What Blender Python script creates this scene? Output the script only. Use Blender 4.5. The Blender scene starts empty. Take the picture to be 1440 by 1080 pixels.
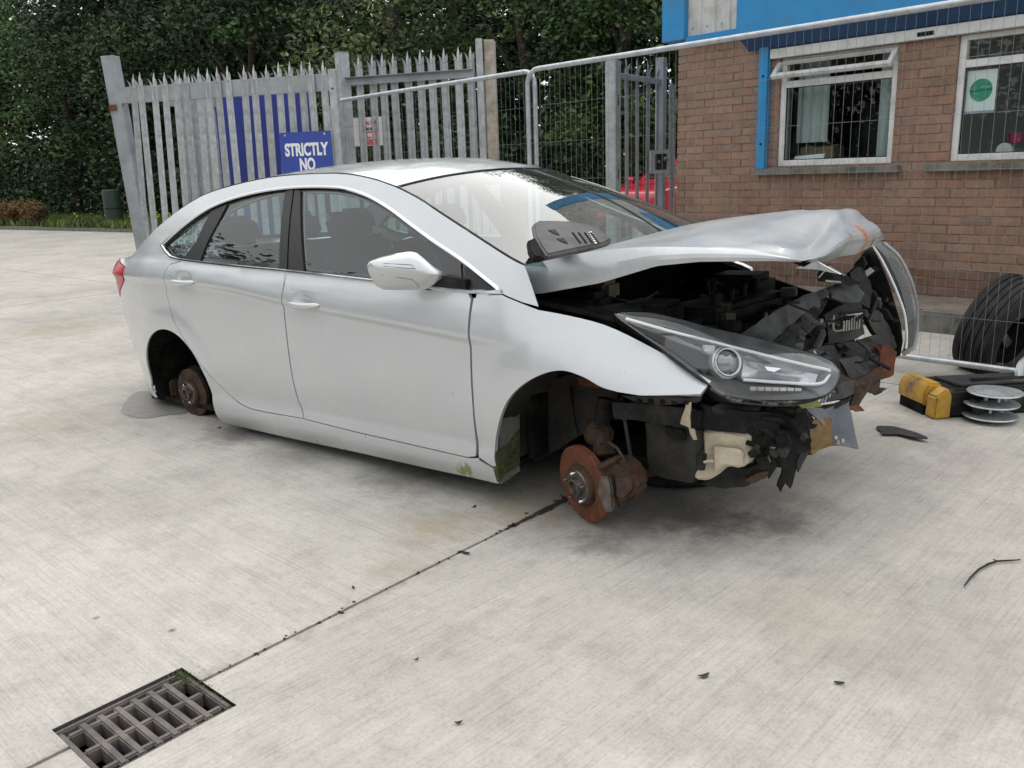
import bpy, bmesh, math, random
import numpy as np
from mathutils import Vector, Matrix
from mathutils.geometry import delaunay_2d_cdt

C = bpy.context.scene.collection
SC = bpy.context.scene
R = math.radians
random.seed(7)
rng = np.random.default_rng(7)

# ------------------------------------------------------------------ camera
F, PITCH, ROLL, CAMH = 1196.3, 0.2451, 0.0334, 1.3257
_rt = np.array([1., 0, 0]); _dn = np.array([0, -math.sin(PITCH), -math.cos(PITCH)])
CF = np.array([0, math.cos(PITCH), -math.sin(PITCH)])
CR = math.cos(ROLL)*_rt + math.sin(ROLL)*_dn
CD = -math.sin(ROLL)*_rt + math.cos(ROLL)*_dn
CAMP = np.array([0, 0, CAMH])
cam = bpy.data.cameras.new('camera'); cam_o = bpy.data.objects.new('camera', cam); C.objects.link(cam_o)
cam.sensor_width = 36; cam.lens = 36*F/1440; cam.clip_start = .05; cam.clip_end = 600
mw = Matrix.Identity(4)
for i in range(3):
    mw[i][0] = CR[i]; mw[i][1] = -CD[i]; mw[i][2] = -CF[i]; mw[i][3] = CAMP[i]
cam_o.matrix_world = mw
SC.camera = cam_o

# ------------------------------------------------------------------ world, overcast sky
w = bpy.data.worlds.new('World'); SC.world = w; w.use_nodes = True
nt = w.node_tree; nt.nodes.clear()
sky = nt.nodes.new('ShaderNodeTexSky'); sky.sky_type = 'NISHITA'; sky.sun_disc = False
sky.sun_elevation = R(55); sky.sun_rotation = R(35); sky.dust_density = 4
hs = nt.nodes.new('ShaderNodeHueSaturation'); hs.inputs['Saturation'].default_value = .25
mx = nt.nodes.new('ShaderNodeMix'); mx.data_type = 'RGBA'; mx.inputs[0].default_value = .8
mx.inputs[7].default_value = (9.75, 9.95, 10.05, 1)
bg = nt.nodes.new('ShaderNodeBackground'); bg.inputs[1].default_value = .115
wo = nt.nodes.new('ShaderNodeOutputWorld')
nt.links.new(sky.outputs[0], hs.inputs['Color']); nt.links.new(hs.outputs[0], mx.inputs[6])
nt.links.new(mx.outputs[2], bg.inputs[0]); nt.links.new(bg.outputs[0], wo.inputs[0])
sl = bpy.data.lights.new('sun', 'SUN'); sl.energy = 1.1; sl.angle = R(100); sl.color = (1, .96, .90)
so = bpy.data.objects.new('sun', sl); C.objects.link(so)
sd = Vector((math.sin(R(35))*math.cos(R(55)), math.cos(R(35))*math.cos(R(55)), math.sin(R(55))))
so.rotation_euler = sd.to_track_quat('Z', 'Y').to_euler()
SC.view_settings.view_transform = 'Standard'; SC.view_settings.look = 'None'
SC.view_settings.exposure = 0.42; SC.view_settings.gamma = 1.0
SC.view_settings.use_curve_mapping = False

# ------------------------------------------------------------------ geometry helpers (design coordinates)
def ray(px, py):
    return (px-720)/F*CR + (py-540)/F*CD + CF
def at_z(px, py, z):
    d = ray(px, py); return CAMP + (z-CAMH)/d[2]*d
WY, WD, ZB = -0.7317, 7.5993, 0.1637
WDIR = np.array([math.sin(WY), math.cos(WY), 0]); WN = np.array([math.cos(WY), -math.sin(WY), 0])
def wall_pt(s, z, off=0):      # s runs to the right along the brick wall, off towards the yard is negative
    return (WD+off)*WN - s*WDIR + np.array([0, 0, z])
def at_n(px, py, off):
    d = ray(px, py); return CAMP + (WD+off)/(d@WN)*d
# car frame: X forward, Y to the car's right side, Z up; origin at front axle
CX, CY, CYAW, CZ, CPT = 0.7872, 3.6207, -0.6924, -0.0644, 0.0309
FW = np.array([math.cos(CYAW)*math.cos(CPT), math.sin(CYAW)*math.cos(CPT), math.sin(CPT)])
RT = np.array([math.sin(CYAW), -math.cos(CYAW), 0]); UP = np.cross(RT, FW)
CM = np.array([FW, RT, UP]); CO = np.array([CX, CY, CZ])
OL = CM@(CAMP-CO)
def P(px, py, y):
    d = CM@ray(px, py); return OL + (y-OL[1])/d[1]*d
def PX(px, py, x):
    d = CM@ray(px, py); return OL + (x-OL[0])/d[0]*d
def PP(px, py, a, b):          # on plane z = a + b x
    d = CM@ray(px, py); t = (a+b*OL[0]-OL[2])/(d[2]-b*d[0]); return OL+t*d

# ------------------------------------------------------------------ materials
MATS = {}
class NB:
    def __init__(s, name):
        s.m = bpy.data.materials.new(name); s.m.use_nodes = True; s.t = s.m.node_tree
        s.b = s.t.nodes['Principled BSDF']; s.out = s.t.nodes['Material Output']
    def n(s, typ, **kw):
        x = s.t.nodes.new(typ)
        for k, v in kw.items(): setattr(x, k, v)
        return x
    def l(s, a, b): s.t.links.new(a, b)
    def coord(s, scale=(1, 1, 1), rot=(0, 0, 0), kind='Object'):
        tc = s.n('ShaderNodeTexCoord'); m0 = s.n('ShaderNodeMapping'); mp = s.n('ShaderNodeMapping')
        m0.inputs['Rotation'].default_value = rot; mp.inputs['Scale'].default_value = scale
        s.l(tc.outputs[kind], m0.inputs[0]); s.l(m0.outputs[0], mp.inputs[0]); return mp.outputs[0]
    def noise(s, scale=5, detail=4, rough=.6, vec=None, dist=0):
        x = s.n('ShaderNodeTexNoise'); x.inputs['Scale'].default_value = scale
        x.inputs['Detail'].default_value = detail; x.inputs['Roughness'].default_value = rough
        x.inputs['Distortion'].default_value = dist
        if vec is None: vec = s.coord()
        s.l(vec, x.inputs['Vector']); return x.outputs['Fac']
    def ramp(s, fac, stops):
        x = s.n('ShaderNodeValToRGB'); e = x.color_ramp.elements
        while len(e) < len(stops): e.new(.5)
        for k, (p, c) in zip(e, stops):
            k.position = p; k.color = (c, c, c, 1) if isinstance(c, (int, float)) else (*c, 1)
        s.l(fac, x.inputs[0]); return x.outputs[0]
    def mix(s, fac, a, b, mode='MIX'):
        x = s.n('ShaderNodeMix', data_type='RGBA', blend_type=mode)
        for k, v in ((0, fac), (6, a), (7, b)):
            if isinstance(v, (int, float)): x.inputs[k].default_value = v if k == 0 else (v, v, v, 1)
            elif isinstance(v, tuple): x.inputs[k].default_value = (*v, 1)
            else: s.l(v, x.inputs[k])
        return x.outputs[2]
    def math(s, op, a, b=None):
        x = s.n('ShaderNodeMath', operation=op)
        for k, v in ((0, a), (1, b)):
            if v is None: continue
            if isinstance(v, (int, float)): x.inputs[k].default_value = v
            else: s.l(v, x.inputs[k])
        return x.outputs[0]
    def bump(s, h, strength=.3, dist=.01):
        x = s.n('ShaderNodeBump'); x.inputs['Strength'].default_value = strength
        x.inputs['Distance'].default_value = dist; s.l(h, x.inputs['Height']); s.l(x.outputs[0], s.b.inputs['Normal'])
    def set(s, **kw):
        nm = {'col': 'Base Color', 'rough': 'Roughness', 'metal': 'Metallic', 'coat': 'Coat Weight',
              'croug': 'Coat Roughness', 'spec': 'Specular IOR Level', 'trans': 'Transmission Weight', 'ior': 'IOR', 'alpha': 'Alpha'}
        for k, v in kw.items():
            i = s.b.inputs[nm[k]]
            if isinstance(v, tuple): i.default_value = (*v, 1)
            elif isinstance(v, (int, float)): i.default_value = v
            else: s.l(v, i)
        return s

def simple(name, col, rough=.5, metal=0, var=.25, scale=8, coat=0, spec=.5, bump=0, dirt=None, dscale=4, damt=.5, rand=0):
    b = NB(name)
    n = b.noise(scale, 5, .65)
    lo = tuple(c*(1-var) for c in col); hi = tuple(min(1, c*(1+var)) for c in col)
    c = b.ramp(n, [(.3, lo), (.7, hi)])
    if dirt:
        m = b.ramp(b.noise(dscale, 6, .7), [(.52-.2*damt, 0.), (.75-.15*damt, 1.)])
        c = b.mix(m, c, dirt)
    if rand:
        oi = b.n('ShaderNodeObjectInfo'); f = b.ramp(oi.outputs['Random'], [(0, 1-rand), (1, 1+rand)])
        c = b.mix(1., c, f, 'MULTIPLY')
    b.set(col=c, rough=rough, metal=metal, coat=coat, spec=spec)
    if bump: b.bump(b.noise(scale*6, 4, .7), bump, .004)
    MATS[name] = b.m
    return b.m

def concrete(name, ang, base=(.495, .468, .426)):
    b = NB(name)
    v = b.coord((1, 1, 1), (0, 0, -ang))
    big = b.noise(.9, 5, .6, v); med = b.noise(5, 6, .7, v); fine = b.noise(90, 3, .7, v)
    st = b.coord((1.6, 75, 1), (0, 0, -ang)); streak = b.noise(1.6, 4, .75, st)
    st2 = b.coord((.5, 14, 1), (0, 0, -ang)); streak2 = b.noise(1.5, 4, .7, st2)
    c = b.ramp(big, [(.3, tuple(x*.80 for x in base)), (.5, base), (.72, tuple(x*1.13 for x in base))])
    c = b.mix(.55, c, b.ramp(med, [(.3, .66), (.52, .98), (.72, 1.10)]), 'MULTIPLY')
    c = b.mix(.8, c, b.ramp(streak, [(.30, .74), (.5, 1.0), (.8, 1.07)]), 'MULTIPLY')
    c = b.mix(.6, c, b.ramp(streak2, [(.3, .86), (.6, 1.03)]), 'MULTIPLY')
    c = b.mix(.8, c, b.ramp(fine, [(.25, .72), (.5, 1.0), (.85, 1.1)]), 'MULTIPLY')
    mot = b.noise(22, 5, .7, b.coord((1, 1, 1), (0, 0, .7))); c = b.mix(.35, c, b.ramp(mot, [(.32, .72), (.5, 1.0), (.72, 1.12)]), 'MULTIPLY')
    pos = b.n('ShaderNodeTexCoord'); vm = b.n('ShaderNodeVectorMath', operation='SUBTRACT'); vm.inputs[1].default_value = (-.852, 2.093, 0); b.l(pos.outputs['Object'], vm.inputs[0])
    dt = b.n('ShaderNodeVectorMath', operation='DOT_PRODUCT'); dt.inputs[1].default_value = (-.752, .659, 0); b.l(vm.outputs[0], dt.inputs[0])
    jv = b.math('SUBTRACT', .055, b.math('ABSOLUTE', dt.outputs['Value'])); jv = b.math('ADD', b.math('MULTIPLY', jv, 11.), b.math('MULTIPLY', b.math('SUBTRACT', b.noise(6, 7, .8), .55), 3.2))
    c = b.mix(b.ramp(jv, [(.15, 0.), (.9, .75)]), c, (.16, .135, .10))
    pink = b.ramp(b.noise(2.3, 4, .6, b.coord((1, 1, 1), (0, 0, 1.0))), [(.55, 0.), (.75, 1.)])
    c = b.mix(b.math('MULTIPLY', pink, .35), c, (.43, .385, .35))
    # dark oil and dirt stains with their own shapes
    dk = b.ramp(b.noise(1.3, 7, .72, b.coord((1, 1.3, 1), (0, 0, .4))), [(.60, 0.), (.74, 1.)])
    c = b.mix(b.math('MULTIPLY', dk, .34), c, (.19, .18, .17))
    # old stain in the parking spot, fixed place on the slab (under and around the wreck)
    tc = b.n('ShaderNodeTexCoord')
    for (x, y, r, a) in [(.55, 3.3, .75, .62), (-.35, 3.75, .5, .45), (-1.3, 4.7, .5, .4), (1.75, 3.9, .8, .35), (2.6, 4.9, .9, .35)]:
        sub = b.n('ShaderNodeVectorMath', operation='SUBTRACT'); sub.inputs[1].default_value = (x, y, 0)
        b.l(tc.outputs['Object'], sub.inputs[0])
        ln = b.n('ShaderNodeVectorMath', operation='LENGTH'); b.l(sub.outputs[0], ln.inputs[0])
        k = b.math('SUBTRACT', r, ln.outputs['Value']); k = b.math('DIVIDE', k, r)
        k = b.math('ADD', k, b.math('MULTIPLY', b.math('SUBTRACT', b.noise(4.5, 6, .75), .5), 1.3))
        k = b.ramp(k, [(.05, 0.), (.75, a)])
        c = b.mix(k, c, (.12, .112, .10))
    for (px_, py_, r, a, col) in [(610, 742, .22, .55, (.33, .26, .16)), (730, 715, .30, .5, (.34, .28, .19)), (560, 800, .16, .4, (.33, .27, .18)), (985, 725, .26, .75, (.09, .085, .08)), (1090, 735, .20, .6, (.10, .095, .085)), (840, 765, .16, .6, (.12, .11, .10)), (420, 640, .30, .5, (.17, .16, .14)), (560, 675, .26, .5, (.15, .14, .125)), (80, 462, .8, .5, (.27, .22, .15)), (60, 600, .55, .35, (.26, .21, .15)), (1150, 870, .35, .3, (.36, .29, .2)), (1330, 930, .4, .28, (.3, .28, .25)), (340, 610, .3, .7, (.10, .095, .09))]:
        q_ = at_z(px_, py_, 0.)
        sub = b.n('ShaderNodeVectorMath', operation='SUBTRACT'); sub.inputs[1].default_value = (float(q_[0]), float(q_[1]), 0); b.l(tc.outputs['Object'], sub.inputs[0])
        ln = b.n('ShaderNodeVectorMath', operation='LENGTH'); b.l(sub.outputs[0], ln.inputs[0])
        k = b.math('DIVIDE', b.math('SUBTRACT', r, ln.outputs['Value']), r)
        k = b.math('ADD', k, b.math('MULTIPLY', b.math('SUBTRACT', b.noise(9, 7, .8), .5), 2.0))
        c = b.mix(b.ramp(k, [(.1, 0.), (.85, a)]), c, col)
    vo = b.n('ShaderNodeTexVoronoi'); vo.inputs['Scale'].default_value = 3.2; b.l(b.coord(), vo.inputs['Vector'])
    sp = b.ramp(vo.outputs['Distance'], [(.012, 1.), (.05, 0.)])
    sp = b.math('MULTIPLY', sp, b.ramp(b.noise(1.1, 2, .5), [(.5, 0.), (.6, .8)]))
    c = b.mix(sp, c, (.08, .075, .07))
    b.set(col=c, rough=.85, spec=.3)
    h = b.math('ADD', b.math('MULTIPLY', streak, .6), b.math('MULTIPLY', fine, .8))
    b.bump(h, .35, .004)
    return b.m

M_CON_R = concrete('concrete_right', math.atan2(.752, .659)-.06)
M_CON_L = concrete('concrete_left', math.atan2(.752, .659)+R(88))
M_JOINT = simple('joint_dirt', (.035, .03, .022), .95, 0, .5, 20)

def brick_mat(name, col):
    b = NB(name)
    oi = b.n('ShaderNodeObjectInfo')
    c = b.ramp(oi.outputs['Random'], [(0, tuple(x*.84 for x in col)), (.25, col), (.5, (col[0]*1.06, col[1]*.98, col[2]*.93)),
                                      (.75, (col[0]*.97, col[1]*1.02, col[2]*1.05)), (1, tuple(x*1.10 for x in col))])
    geo = b.n('ShaderNodeNewGeometry')
    c = b.mix(.5, c, b.ramp(geo.outputs['Random Per Island'], [(0, .78), (.5, 1.), (1, 1.2)]), 'MULTIPLY')
    tc = b.n('ShaderNodeNewGeometry')
    n1 = b.noise(14, 6, .7, tc.outputs['Position']); n2 = b.noise(120, 3, .7, tc.outputs['Position']); n3 = b.noise(1.7, 5, .65, tc.outputs['Position'])
    c = b.mix(.7, c, b.ramp(n1, [(.3, .72), (.7, 1.18)]), 'MULTIPLY')
    c = b.mix(.6, c, b.ramp(n2, [(.3, .7), (.7, 1.2)]), 'MULTIPLY')
    c = b.mix(.7, c, b.ramp(n3, [(.35, .72), (.6, 1.08)]), 'MULTIPLY')
    c = b.mix(b.ramp(n2, [(.76, 0.), (.84, .5)]), c, (.45, .40, .34))
    b.set(col=c, rough=.9, spec=.25); b.bump(n2, .5, .003)
    return b.m
M_BRICK = brick_mat('brick', (.272, .176, .131))
M_BRICKD = brick_mat('brick_damp', (.175, .112, .085))
M_MORTAR = simple('mortar', (.34, .28, .23), .95, 0, .25, 30, bump=.4, dirt=(.16, .13, .11), dscale=3, damt=.5)
M_BLUE = simple('blue_paint', (.02, .235, .52), .42, 0, .12, 3, bump=.05, dirt=(.05, .2, .36), damt=.2)
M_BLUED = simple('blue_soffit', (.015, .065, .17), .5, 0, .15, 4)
M_CLAD = simple('grey_cladding', (.55, .55, .53), .5, 0, .1, 5, dirt=(.38, .38, .35), dscale=7, damt=.3)
M_UPVC = simple('white_upvc', (.72, .73, .72), .35, 0, .06, 5, dirt=(.45, .46, .43), dscale=5, damt=.3)
M_SILL = simple('stone_sill', (.20, .19, .165), .9, 0, .3, 18, bump=.5, dirt=(.07, .075, .06), dscale=9, damt=.5)
M_GALV = simple('galvanised', (.43, .455, .465), .48, .35, .2, 14, dirt=(.30, .32, .33), dscale=9, damt=.5, rand=.12)
M_GALVD = simple('galvanised_dull', (.34, .37, .40), .55, .3, .2, 10, dirt=(.20, .21, .215), dscale=5, damt=.5)
M_TUBE = simple('galvanised_tube', (.50, .53, .56), .36, .6, .12, 20, dirt=(.36, .38, .40), dscale=12, damt=.4)
M_WIRE = simple('galvanised_wire', (.25, .26, .26), .5, .3, .1, 10)
M_CPOST = simple('concrete_post', (.42, .38, .33), .9, 0, .2, 14, bump=.4, dirt=(.25, .2, .15), dscale=6, damt=.4)
M_SIGNB = simple('sign_blue', (.025, .06, .32), .35, 0, .08, 4)
M_PANB = simple('panel_blue', (.015, .03, .22), .5, 0, .1, 3)
M_WHITE = simple('white_print', (.8, .8, .8), .5, 0, .03, 5)
M_SIGNW = simple('sign_white', (.72, .70, .70), .5, 0, .06, 9)
M_REDP = simple('red_print', (.62, .05, .09), .5, 0, .05, 5)
M_BLACKP = simple('black_print', (.03, .03, .03), .5, 0, .05, 5)
M_PLAS = simple('black_plastic', (.011, .0115, .012), .42, 0, .4, 12, bump=.1, dirt=(.04, .038, .034), dscale=8, damt=.4, spec=0.16)
M_PLASG = simple('grey_plastic', (.040, .041, .044), .45, 0, .25, 10, bump=.1, dirt=(.065, .062, .056), dscale=7, damt=.4, spec=0.16)
M_DARK = simple('dark_underbody', (.012, .012, .012), .8, 0, .4, 10, dirt=(.035, .032, .028), dscale=5, damt=.4, spec=0.05)
M_LINER = simple('wheel_liner', (.026, .025, .023), .8, 0, .4, 9, bump=.3, dirt=(.062, .058, .05), dscale=4, damt=.55, spec=0.08)
M_RUST = simple('rusty_iron', (.165, .066, .038), .85, .1, .35, 22, bump=.5, dirt=(.10, .045, .028), dscale=9, damt=.45, spec=0.15)
M_RUSTD = simple('rusty_dark', (.060, .045, .037), .75, .2, .5, 16, bump=.6, dirt=(.12, .058, .034), dscale=14, damt=.4, spec=0.15)
M_STEEL = simple('hub_steel', (.16, .15, .14), .4, .8, .3, 18, dirt=(.12, .06, .04), dscale=14, damt=.4)
M_ALU = simple('dull_aluminium', (.36, .36, .34), .45, .7, .2, 10, dirt=(.17, .16, .14), dscale=6, damt=.5)
M_SHEET = simple('primed_sheet', (.075, .082, .084), .42, .2, .35, 5, dirt=(.022, .020, .018), dscale=9, damt=.6, spec=0.22)
M_CHROME = simple('chrome', (.72, .73, .75), .12, 1, .04, 5)
M_BLACKG = simple('gloss_black', (.012, .012, .013), .12, 0, .1, 5, coat=.6)
M_TRIMG = simple('pillar_grey', (.020, .020, .021), .38, 0, .1, 6, spec=.35)
M_TYRE = simple('tyre_rubber', (.022, .022, .023), .7, 0, .3, 18, bump=.15, dirt=(.05, .047, .043), dscale=4, damt=.4, spec=0.15)
M_SEAT = simple('seat_cloth', (.045, .047, .05), .9, 0, .2, 40, spec=0.1)
M_BEIGE = simple('old_poly', (.56, .50, .39), .5, 0, .15, 5, dirt=(.33, .26, .17), dscale=4, damt=.5)
M_YELLOW = simple('yellow_paint', (.58, .32, .03), .5, 0, .2, 8, dirt=(.14, .10, .05), dscale=8, damt=.5)
M_MOSS = simple('moss', (.055, .08, .02), .95, 0, .5, 30, bump=.6)
M_BARK = simple('bark', (.07, .055, .04), .95, 0, .4, 9, bump=.6)
M_SILV = simple('silver_plastic', (.52, .55, .57), .33, .55, .08, 6, dirt=(.33, .35, .35), dscale=9, damt=.4)
M_TWIG = simple('dry_twig', (.05, .042, .035), .9, 0, .3, 20, spec=0.1)
M_IRON = simple('cast_iron', (.125, .113, .110), .7, .4, .25, 14, bump=.3, dirt=(.22, .19, .16), dscale=10, damt=.45)
M_GREENP = simple('green_plastic', (.018, .042, .028), .6, 0, .2, 6)
M_RED = simple('red_car_paint', (.55, .02, .05), .25, 0, .06, 4, coat=.8)
M_CURT = simple('curtain', (.42, .45, .45), .9, 0, .1, 6)
M_CARD = simple('cardboard', (.20, .14, .09), .9, 0, .15, 6)
M_ROOM = simple('room_wall', (.19, .20, .19), .9, 0, .1, 3)
M_POST = simple('poster_green', (.05, .30, .19), .6, 0, .12, 4)
M_PAVE = simple('paving', (.23, .185, .15), .9, 0, .25, 8, bump=.4, dirt=(.12, .10, .085), dscale=3, damt=.5)
M_COVER = simple('engine_cover_plastic', (.082, .080, .082), .5, 0, .2, 14, bump=.15, dirt=(.12, .115, .11), dscale=7, damt=.35, spec=.3)
M_HOODIN = simple('bonnet_inner', (.035, .036, .038), .6, 0, .3, 8, spec=0.15)
M_DISH = simple('road_grit', (.15, .14, .12), .95, 0, .4, 12)

def paint(name, rust=False):
    b = NB(name)
    n = b.noise(2.2, 5, .6); fl = b.noise(700, 2, .5)
    c = b.ramp(n, [(.3, (.55, .572, .595)), (.7, (.60, .618, .636))])
    c = b.mix(.3, c, b.ramp(fl, [(.3, .85), (.7, 1.1)]), 'MULTIPLY')
    tc = b.n('ShaderNodeTexCoord'); sx = b.n('ShaderNodeSeparateXYZ'); b.l(tc.outputs['Object'], sx.inputs[0])
    # road film on the lower panels and algae streaks by the sill seam
    g = b.math('SUBTRACT', .34, sx.outputs[2]); g = b.math('ADD', b.math('MULTIPLY', g, 3.), b.math('MULTIPLY', b.math('SUBTRACT', b.noise(9, 6, .7), .5), 1.1))
    c = b.mix(b.ramp(g, [(.1, 0.), (.9, .4)]), c, (.36, .34, .30))
    film = b.ramp(b.noise(4, 7, .75, b.coord((1.2, 1, .35))), [(.5, 0.), (.8, .22)])
    c = b.mix(film, c, (.50, .49, .46))
    if rust: c = b.mix(1., c, b.ramp(b.noise(3.5, 7, .75), [(.35, .70), (.7, .93)]), 'MULTIPLY')  # mottled dirt, with the bonnet's grey reflection also put into the colour
    rough = b.ramp(b.noise(6, 5, .7), [(.3, .26), (.75, .40)])
    spots = [((-.56, .9, .21), .055, (.22, .26, .05), 3.0)]
    if rust: spots = [(tuple(P(1210, 330, .03)), .055, (.36, .12, .035), 1.8), (tuple(P(1213, 345, .0)), .05, (.40, .25, .11), 2.4), (tuple(P(1187, 338, .19)), .035, (.22, .12, .07), 2.6), (tuple(P(1229, 343, -.12)), .03, (.26, .10, .06), 2.0)]
    met = .36
    for (p, r, col, k) in spots:
        sub = b.n('ShaderNodeVectorMath', operation='SUBTRACT'); sub.inputs[1].default_value = tuple(map(float, p)); b.l(tc.outputs['Object'], sub.inputs[0])
        ln = b.n('ShaderNodeVectorMath', operation='LENGTH'); b.l(sub.outputs[0], ln.inputs[0])
        d = b.math('DIVIDE', ln.outputs['Value'], r)
        v = b.math('SUBTRACT', 1.25, d); v = b.math('ADD', v, b.math('MULTIPLY', b.math('SUBTRACT', b.noise(28, 5, .75, b.coord((1, 1, .35))), .5), k))
        m = b.ramp(v, [(.3, 0.), (.7, .92)])
        c = b.mix(m, c, col); rough = b.mix(m, rough, (.8, .8, .8))
    b.set(col=c, rough=rough, metal=met, coat=.9 if not rust else .35, croug=.06 if not rust else .16)
    return b.m
M_PAINT = paint('silver_paint'); M_HOOD = paint('silver_paint_bonnet', True)

def thin_glass(name, tint, refl=1.0, rough=.0, diff=0.0):
    b = NB(name); b.t.nodes.remove(b.b)
    tr = b.n('ShaderNodeBsdfTransparent'); tr.inputs[0].default_value = (*tint, 1)
    gl = b.n('ShaderNodeBsdfGlossy'); gl.inputs['Roughness'].default_value = rough; gl.inputs[0].default_value = (1, 1, 1, 1)
    lw = b.n('ShaderNodeFresnel'); geo = b.n('ShaderNodeNewGeometry'); b.l(b.math('ADD', 1.75, b.math('MULTIPLY', geo.outputs['Backfacing'], 1/1.75-1.75)), lw.inputs['IOR'])
    m = b.n('ShaderNodeMixShader')
    fac = b.math('MULTIPLY', lw.outputs[0], refl)
    b.l(fac, m.inputs[0]); b.l(tr.outputs[0], m.inputs[1]); b.l(gl.outputs[0], m.inputs[2])
    o = m.outputs[0]
    if diff:
        df = b.n('ShaderNodeBsdfDiffuse'); df.inputs[0].default_value = (.5, .5, .48, 1)
        m2 = b.n('ShaderNodeMixShader')
        b.l(b.ramp(b.noise(7, 6, .75), [(.3, diff*.4), (.75, diff*1.5)]), m2.inputs[0]); b.l(o, m2.inputs[1]); b.l(df.outputs[0], m2.inputs[2]); o = m2.outputs[0]
    b.l(o, b.out.inputs[0]); return b.m
M_GLASS = thin_glass('car_glass', (.66, .82, .80), 1.0, .0, .010)
M_WS = thin_glass('windscreen_glass', (.66, .80, .79), 1.55, .0, .03)
M_WIN = thin_glass('window_glass', (.82, .90, .89), .45, .0, .0)
M_LENS = thin_glass('lamp_lens', (.94, .95, .96), .75, .02, .0)
M_LENS2 = thin_glass('lamp_lens_scuffed', (.85, .88, .90), .4, .08, .10)
def redlens():
    b = NB('tail_lens'); b.set(col=b.ramp(b.noise(5, 3, .5), [(.3, (.42, .010, .016)), (.7, (.52, .016, .022))]), rough=.25, spec=.3); return b.m
M_TAIL = redlens()

def leaf_mat(name, cols):
    b = NB(name)
    g = b.n('ShaderNodeNewGeometry')
    st = [(i/(len(cols)-1), c) for i, c in enumerate(cols)]
    c = b.ramp(g.outputs['Random Per Island'], st)
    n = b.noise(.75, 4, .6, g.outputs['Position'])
    c = b.mix(.9, c, b.ramp(n, [(.34, (.40, .45, .48)), (.5, (.95, .97, .97)), (.66, (1.75, 1.65, 1.2))]), 'MULTIPLY')  # noise puts lit sprays and shaded clumps into the leaf colour
    b.set(col=c, rough=.55, spec=.35)
    b.b.inputs['Subsurface Weight'].default_value = 0
    return b.m
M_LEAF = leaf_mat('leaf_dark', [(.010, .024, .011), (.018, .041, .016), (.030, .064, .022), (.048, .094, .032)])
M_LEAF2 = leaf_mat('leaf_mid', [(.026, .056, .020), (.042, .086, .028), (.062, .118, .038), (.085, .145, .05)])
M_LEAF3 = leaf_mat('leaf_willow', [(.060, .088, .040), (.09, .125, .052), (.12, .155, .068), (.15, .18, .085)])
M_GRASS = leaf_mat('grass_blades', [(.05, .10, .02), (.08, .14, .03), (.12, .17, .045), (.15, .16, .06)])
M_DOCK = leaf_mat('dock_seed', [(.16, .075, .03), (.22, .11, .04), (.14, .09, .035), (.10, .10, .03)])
M_FLOW = simple('yellow_flower', (.75, .6, .05), .6, 0, .1, 5)

# ------------------------------------------------------------------ object helpers
def tag(o, label=None, cat=None, group=None, kind=None):
    for k, v in (('label', label), ('category', cat), ('group', group), ('kind', kind)):
        if v: o[k] = v
    return o
def empty(name, loc=(0, 0, 0), label=None, cat=None, group=None, mat=None):
    o = bpy.data.objects.new(name, None); C.objects.link(o); o.empty_display_size = .1
    if mat is not None: o.matrix_world = mat
    else: o.location = loc
    return tag(o, label, cat, group)
def mk(name, verts, faces, mat, parent=None, smooth=False, normals=None):
    me = bpy.data.meshes.new(name); me.from_pydata([tuple(map(float, v)) for v in verts], [], [tuple(map(int, f)) for f in faces])
    me.materials.append(mat); me.update()
    if smooth: me.shade_smooth()
    if normals is not None: me.normals_split_custom_set_from_vertices([tuple(map(float, n)) for n in normals])
    return link(name, me, parent)
def link(name, me, parent=None):
    o = bpy.data.objects.new(name, me); C.objects.link(o)
    if parent is not None: o.parent = parent
    return o
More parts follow.
